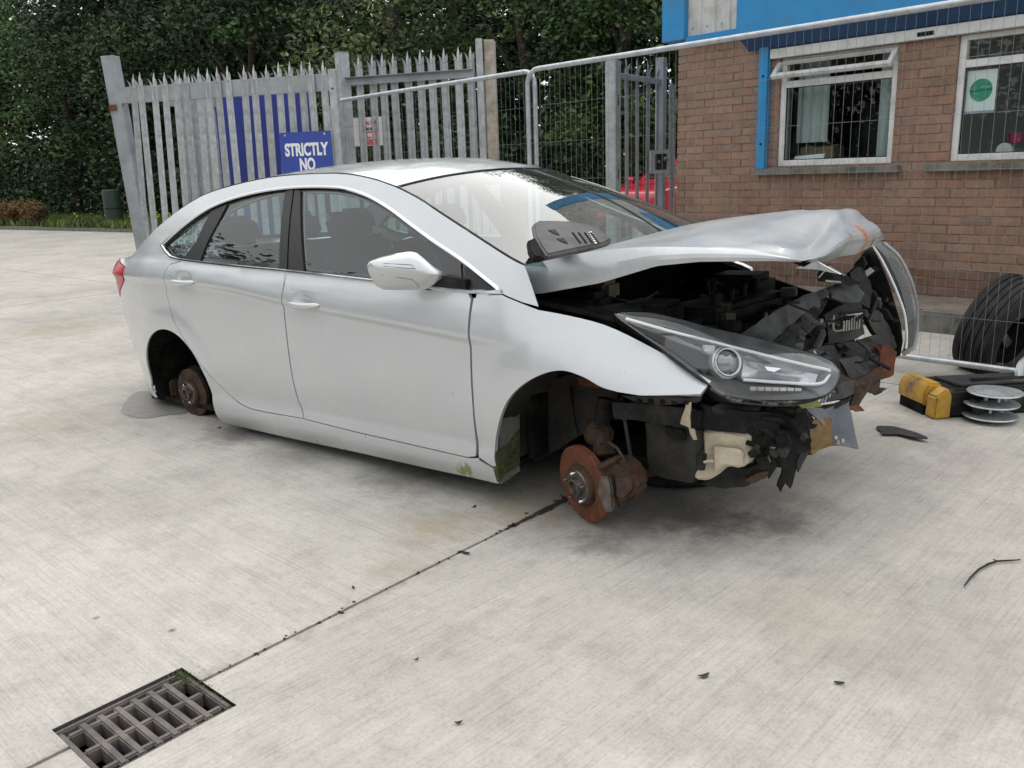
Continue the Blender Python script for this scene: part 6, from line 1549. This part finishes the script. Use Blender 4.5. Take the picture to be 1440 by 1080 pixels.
PAX = (.78, .52, .30)
g = G(); g.lathe([(-.09, .052), (-.01, .056), (.012, .056), (.016, .050), (.002, .044)], 34, tuple(lamp_pt(1020, 510, .004)), PAX); g.obj('projector_bezel', M_SILV, Ln, True)
g = G(); g.lathe([(.012, .046), (.018, .0475), (.021, .0475), (.018, .043), (.012, .046)], 34, tuple(lamp_pt(1020, 510, .004)), PAX); g.obj('projector_ring', M_WHITE, Ln, True)
g = G(); g.lathe([(.0, .043), (.012, .036), (.020, .018), (.022, 0)], 26, tuple(lamp_pt(1020, 510, .004)), PAX); g.obj('projector_lens', simple('projector_glass', (.22, .23, .25), .06, .3, .2, 20, coat=1.), Ln, True)
g = G()
for k in range(5): g.lathe([(-.10+.018*k, .050), (-.092+.018*k, .058), (-.084+.018*k, .050)], 30, tuple(lamp_pt(1020, 510, .004)), PAX)
g.obj('barrel_rib', M_ALU, Ln, True)
bw = simple('lamp_bowl', (.40, .42, .44), .22, .55, .25, 6)
vs = []; 
for i in range(9):
    t = i/8
    for j in range(9):
        q = j/8; a = 1046+104*t-4*q; top_ = 497+.19*(1046+104*t-1000)+1; bot = 534+5*t
        b2 = top_+(bot-top_)*q; vs.append(tuple(lamp_pt(a, b2, .008-.030*math.sin(math.pi*q)*math.sin(math.pi*min(1, t*1.2)))))
mk('reflector_bowl', vs, grid_faces(9, 9), bw, Ln, True)
G().plate([tuple(lamp_pt(a, b2, .004)) for a, b2 in [(1074, 516), (1098, 519), (1088, 524), (1079, 522)]], .006).obj('bulb_reflector', M_CHROME, Ln)
g = G()
for k in range(7):
    a = 1054+10.5*k; g.plate([tuple(lamp_pt(x, y, .006)) for x, y in [(a, 544+.3*k), (a+10, 544.3+.3*k), (a+9.5, 550+.1*k), (a+.5, 550+.1*k)]], .004)
g.obj('indicator_reflector', M_ALU, Ln, False, .001)
G().plate([tuple(lamp_pt(a, b2, .002)) for a, b2 in [(984, 489), (1004, 490), (1002, 502), (990, 500)]], .03).obj('lamp_bracket', M_SILV, Ln, False, .004)
G().plate([tuple(lamp_pt(a, b2, -.004)) for a, b2 in [(882, 455), (940, 478), (1000, 500), (1000, 520), (990, 528), (950, 498)]], .01).obj('side_bezel', M_TRIMG, Ln)
G().tube([tuple(lamp_pt(a, b2, .03)) for a, b2 in [(1000, 545), (1030, 562), (1085, 568), (1130, 567), (1160, 560)]], .010, 8).obj('lens_rim', M_LENS, Ln, True)
pl('foglamp_clip', [(1118, 566, .52), (1150, 562, .46), (1156, 572, .45), (1128, 574, .5)], simple('lime_plastic', (.30, .32, .08), .6), .02, None, .004)
# the far lamp, pushed round so its edge faces us
e = bpy.data.objects.new('headlamp', None); C.objects.link(e); e.parent = car; e['label'] = 'torn off headlamp turned edge on with a white label'
yy = -.55
def lp(l, y, th, mat, name, dv, bev=.004): return G().plate(cp(l, y), th, dv).obj(name, mat, e, True, bev, 2)
def curve_sheet(name, o_l, i_l, y0, y1, mat, n=5):
    a = np.array(catmull(cp(o_l, y0), 5)); b2 = np.array(catmull(cp(i_l, y1), 5)); vs = []
    for t in np.linspace(0, 1, n):
        q = a*(1-t)+b2*t; q = q+np.array([.03, 0, .01])*math.sin(math.pi*t); vs += [tuple(p) for p in q]
    o = mk(name, vs, grid_faces(n, len(a)), mat, e, True); return o
lp([(1214, 356), (1226, 346), (1238, 368), (1250, 398), (1258, 424), (1267, 455), (1270, 480), (1266, 502), (1252, 494), (1240, 484), (1232, 462), (1220, 428), (1212, 400), (1204, 372)], yy+.03, .09, M_BLACKG, 'lamp_housing', (-.4, -1, 0))
lp([(1206, 390), (1214, 384), (1240, 440), (1262, 462), (1268, 500), (1258, 505), (1240, 486), (1226, 450)], yy+.05, .03, M_PLAS, 'lamp_frame', (-1, 0, 0))
lp([(1210, 386), (1224, 376), (1230, 381), (1217, 391)], yy+.06, .002, M_WHITE, 'paper_label', (0, 1, 0), 0)
curve_sheet('reflector', [(1227, 346), (1240, 362), (1254, 390), (1264, 415), (1271, 442), (1273, 470), (1270, 492)], [(1238, 345), (1254, 362), (1266, 386), (1274, 410), (1279, 440), (1279, 470), (1275, 494)], yy, yy-.10, M_PLASG)
curve_sheet('lens', [(1228, 343), (1244, 360), (1258, 386), (1268, 412), (1275, 440), (1277, 470), (1272, 496)], [(1242, 341), (1262, 358), (1277, 386), (1285, 412), (1289, 440), (1288, 470), (1281, 494)], yy+.01, yy-.14, M_LENS2)
for l, y, rr in (([(1227, 346), (1240, 366), (1254, 394), (1264, 418), (1272, 442), (1275, 470), (1274, 490)], yy+.005, .006), ([(1239, 345), (1256, 364), (1269, 390), (1276, 414), (1279, 440)], yy-.09, .005), ([(1244, 342), (1264, 360), (1279, 388), (1287, 414), (1290, 440), (1289, 468), (1282, 494)], yy-.13, .006)):
    G().tube(catmull(cp(l, y), 5), rr, 7).obj('light_guide' if rr < .0061 and y > -.6 else 'lens_rim', M_WHITE if y > -.6 else M_SILV, e, True)
lp([(1266, 494), (1282, 488), (1280, 496), (1270, 502)], yy-.02, .03, M_BEIGE, 'lamp_mount', (0, -1, 0))
for l in ([(1216, 404), (1228, 410), (1240, 430), (1234, 436), (1222, 424)], [(1226, 428), (1246, 436), (1254, 450), (1240, 452)], [(1232, 462), (1246, 460), (1250, 480), (1240, 484)], [(1200, 372), (1212, 360), (1218, 372), (1206, 386)]):
    lp(l, yy+.09, .03, M_PLAS, 'mount_tab', (0, -1, 0), .003)
pl('torn_plastic', [(1196, 384, -.2), (1206, 374, -.25), (1214, 380, -.3), (1226, 410, -.32), (1222, 436, -.28), (1206, 420, -.22)], M_PLAS, .015)
pl('torn_plastic', [(1216, 440, -.18), (1236, 436, -.25), (1252, 462, -.25), (1262, 488, -.22), (1250, 496, -.15), (1236, 478, -.15)], M_PLAS, .02)

# ================================================================== loose things
# engine cover lying on the windscreen
ec = empty('engine_cover', label='grey plastic engine cover lying on the windscreen of the wrecked car', cat='engine cover', mat=CARM)
A_, B_ = 1.062, -.46
out_ = [tuple(PP(a, b2, A_, B_)) for a, b2 in [(749, 316), (755, 311), (780, 311), (801, 312), (826, 317), (848, 327), (861, 337), (850, 343), (810, 351), (769, 360), (760, 347), (752, 332)]]
nz = Vector((.42, 0, .9)).normalized()
G().plate([tuple(Vector(p)-nz*.024) for p in out_], .029, nz).obj('cover_shell', M_COVER, ec, True, .008, 3)
for k in range(4):
    a = 803+8.5*k; q = [tuple(Vector(PP(x, y, A_, B_))+nz*.0052) for x, y in [(a, 329), (a+2.6, 329), (a+14, 344), (a+11, 344)]]
    G().plate(q, .002, nz).obj('slot', M_DARK, ec)
for (x0, y0) in ((770, 326), (782, 338)):
    G().plate([tuple(Vector(PP(x, y, A_, B_))+nz*.0052) for x, y in [(x0, y0), (x0+10, y0-1), (x0+16, y0+7), (x0+9, y0+5)]], .003, nz).obj('recess', M_PLAS, ec)
for k in range(6):
    x0, y0 = 829+1.6*k, 328+3.0*k
    G().plate([tuple(Vector(PP(x, y, A_, B_))+nz*.0052) for x, y in [(x0-1.5, y0), (x0+2.2, y0-.8), (x0+2.8, y0+.6), (x0-.8, y0+1.5)]], .001, nz).obj('logo_mark', M_WHITE, ec)
g = G(); g.plate([tuple(Vector(PP(x, y, A_, B_))-nz*.022) for x, y in [(742, 338), (752, 334), (760, 347), (764, 362), (752, 362), (744, 352)]], .025, nz); g.obj('cover_shadow', M_DARK, ec, True, .006)  # dark plate stands in for the cover's shadow on the glass

def tyre_mesh(e, Rr, wd_, mat=M_TYRE, grooves=True):
    h = wd_/2
    pr = [(-h*.72, Rr*.62), (-h*.98, Rr*.72), (-h, Rr*.84), (-h*.9, Rr*.95), (-h*.72, Rr*.985)]
    xs = np.linspace(-.70, .70, 4)
    tread = []
    for k, x in enumerate([-.62, -.31, 0, .31, .62]):
        w2 = .115; tread += [(h*(x-w2), Rr), (h*(x+w2), Rr), (h*(x+w2+.005), Rr-.009), (h*(x+w2+.07), Rr-.009)] if x < .6 else [(h*(x-w2), Rr), (h*(x+w2), Rr)]
    pr += tread+[(-a, b2) for a, b2 in pr[:5][::-1]]
    g = G(); g.lathe(pr, 64, (0, 0, 0), (0, 0, 1)); o = g.obj('tyre', mat, e, True)
    return o
st = empty('spare_tyre', (.72, 3.66, .12), 'black tyre lying flat under the nose of the wrecked car', 'tyre')
tyre_mesh(st, .315, .20); st.location.z = .10
G().lathe([(-.06, .19), (.06, .195), (.065, .15), (.03, .08), (.03, 0)], 30, (0, 0, 0), (0, 0, 1)).obj('rim', M_RUSTD, st, True)
ty = empty('tyre_and_wheel', label='black tyre leaning behind the mesh fence by the brick wall', cat='tyre')
axw = Vector((.50, -.80, -.30)).normalized()
ctr = at_n(1411, 462, -1.78)
ty.matrix_world = Matrix.Translation(Vector(ctr))@axw.to_track_quat('Z', 'Y').to_matrix().to_4x4()
tyre_mesh(ty, .335, .26)
G().lathe([(.02, .205), (-.09, .20), (-.10, .19), (-.05, .10), (-.06, 0)], 36, (0, 0, 0), (0, 0, 1)).obj('rim', M_DARK, ty, True)
for k in range(5):
    a = k*1.2566+.5; G().plate([(.05*math.cos(a+.5), .05*math.sin(a+.5), -.04), (.19*math.cos(a+.16), .19*math.sin(a+.16), .0), (.19*math.cos(a-.16), .19*math.sin(a-.16), .0), (.05*math.cos(a-.5), .05*math.sin(a-.5), -.04)], .02, (0, 0, 1)).obj('spoke', M_ALU if k % 2 else M_STEEL, ty, False, .004)
# black beam with yellow end
ba = at_z(1324, 589, 0.); bb_ = at_z(1440, 578, 0.)
db = Vector((1, .03, 0)).normalized(); 
bM, _ = frame_from(tuple(ba), tuple(Vector(ba)+Vector((.93, .10, 0))))
bm_ = empty('machine_foot', label='black plastic machine part with a yellow end cap beside the silver discs', cat='machine part', mat=bM)
G().plate([(.03, 0, .0), (.95, 0, .0), (.95, .0, .10), (.80, .0, .14), (.05, 0, .15), (.03, 0, .13)], .32, (0, 1, 0)).obj('shell', M_PLAS, bm_, True, .018, 3)
G().plate([(.12, .05, .151), (.72, .06, .146), (.74, .24, .146), (.10, .26, .153)], .012, (0, 0, 1)).obj('top_panel', M_PLASG, bm_, True, .005)
G().plate([(.22, .10, .163), (.52, .11, .160), (.56, .15, .160), (.24, .155, .163)], .004, (0, 0, 1)).obj('slot', M_DARK, bm_)
G().plate([(-.05, -.008, .0), (.045, -.008, .0), (.05, -.008, .12), (.02, -.008, .165), (-.045, -.008, .12)], .085, (0, 1, 0)).obj('yellow_end_cap', M_YELLOW, bm_, True, .010, 2)
G().plate([(-.06, .076, .05), (.04, .076, .05), (.04, .076, .17), (-.03, .076, .175), (-.06, .076, .13)], .25, (0, 1, 0)).obj('yellow_end_cap', M_YELLOW, bm_, True, .012, 2)
G().plate([(-.05, .09, .0), (.03, .09, .0), (.03, .09, .055), (-.05, .09, .055)], .22, (0, 1, 0)).obj('end_recess', M_DARK, bm_)
G().tube([(.13, -.03, .10), (.16, -.05, .07), (.17, -.05, .02), (.21, -.05, .0)], [.018, .03, .025, .012], 10).obj('rubber_buffer', M_PLASG, bm_, True)
G().tube([(.20, -.03, .09), (.28, -.04, .085)], .018, 10).obj('socket', M_STEEL, bm_, True)
# stacked discs
dc = at_z(1412, 600, 0.)
def disc(k, lab, ox=0, oy=0):
    e = empty('silver_disc', (dc[0]+ox, dc[1]+oy+.12, .025+.062*k), lab, 'disc', 'stack of round silver discs')
    G().lathe([(0, 0), (0, .04), (-.004, .06), (-.002, .128), (.002, .131), (.006, .128), (.006, .06), (.012, .045), (.012, 0)], 48, (0, 0, 0), (0, 0, 1)).obj('plate', M_SILV, e, True)
    for q in range(5):
        a = q*1.2566+k*.4
        G().box((.05*math.cos(a), .05*math.sin(a), -.022), (.018, .012, .036), Matrix.Rotation(a, 3, 'Z')).obj('clip', M_SILV, e, False, .002)
    if k == 2:
        for q in range(10):
            a = q*.628; G().lathe([(0, .008), (.002, .007), (.0022, 0)], 8, (.105*math.cos(a), .105*math.sin(a), .006), (0, 0, 1)).obj('rivet', M_ALU, e, True)
    return e
disc(0, 'bottom disc of the stack of round silver discs on the concrete', -.008)
disc(1, 'middle disc of the stack of round silver discs', -.004, .004)
disc(2, 'top disc of the stack of round silver discs', .004, -.004)
rp = Vector(at_z(1452, 566, .0)); e = empty('silver_ring', rp, 'silver ring leaning against the black machine part behind the disc stack', 'ring')
G().lathe([(-.01, .09), (.01, .09), (.014, .11), (.012, .135), (-.008, .135), (-.01, .09)], 40, (0, 0, .135), (.3, -.9, .35)).obj('ring_body', M_SILV, e, True)
G().lathe([(-.005, 0), (-.005, .085), (.004, .085), (.004, 0)], 30, (0, 0, .135), (.3, -.9, .35)).obj('ring_centre', M_GALVD, e, True)
# black shard and twig
sh = [at_z(x, y, .006) for x, y in [(1232, 601), (1238, 600), (1256, 602), (1270, 606), (1290, 613), (1304, 619), (1304, 621), (1285, 618), (1262, 612), (1240, 612), (1238, 607), (1233, 604)]]
o = G().plate([tuple(p) for p in sh], .006, (0, 0, 1)).obj('plastic_shard', M_PLASG, None, False, .001)
for v in o.data.vertices: v.co.z += .012*math.sin((v.co.x-sh[0][0])*9)**2
tag(o, 'pointed dark grey plastic shard lying on the concrete before the black machine part', 'plastic shard')
tw = empty('twig', at_z(1395, 795, 0), 'thin dark forked twig lying on the concrete at the right', 'twig')
tp_ = [Vector(at_z(x, y, .008)) for x, y in [(1356, 824), (1364, 813), (1376, 801), (1390, 793), (1402, 789), (1420, 788), (1435, 787)]]
L0 = Vector(at_z(1395, 795, 0))
G().tube([tuple(p-L0) for p in tp_], [.0018, .003, .0035, .004, .0035, .003, .002], 7).obj('stem', M_TWIG, tw, True)
G().tube([tuple(tp_[4]-L0), tuple(Vector(at_z(1396, 786, .012))-L0)], [.003, .0015], 6).obj('side_shoot', M_TWIG, tw, True)
def leaf(px, py, sz, rot, lab, mat=M_TWIG):
    p = at_z(px, py, .002); n = 10; vs = []
    for k in range(n):
        a = 2*math.pi*k/n; rr = sz*(1+.25*math.sin(3*a)); vs.append((rr*math.cos(a)*1.3, rr*math.sin(a)*.6, .003+sz*(.18*math.cos(2*a)+.10*math.sin(5*a))))
    e = G().plate(vs, .0012, (0, 0, 1)).obj('dead_leaf', mat, None); e.location = p; e.rotation_euler = (0, 0, rot)
    return tag(e, lab, 'leaf', 'dead leaves on the concrete')
leaf(990, 951, .013, .3, 'grey curled dead leaf on the open concrete in front', M_PLASG)
leaf(667, 713, .010, 1., 'small dark leaf beside the joint left of the front brake disc')
leaf(497, 827, .007, 2., 'small dark leaf on the concrete left of the long joint')
leaf(586, 928, .006, .6, 'tiny dark leaf on the concrete right of the long joint')
leaf(645, 1017, .008, .2, 'dark leaf near the bottom edge right of the drain grate')
leaf(655, 778, .014, 2.6, 'ragged brown leaf lying on the joint')
leaf(1180, 961, .010, 2.9, 'long thin grey leaf on the concrete below the twig', M_PLASG)
leaf(308, 602, .012, .9, 'brown leaf under the sill by the rear wheel')
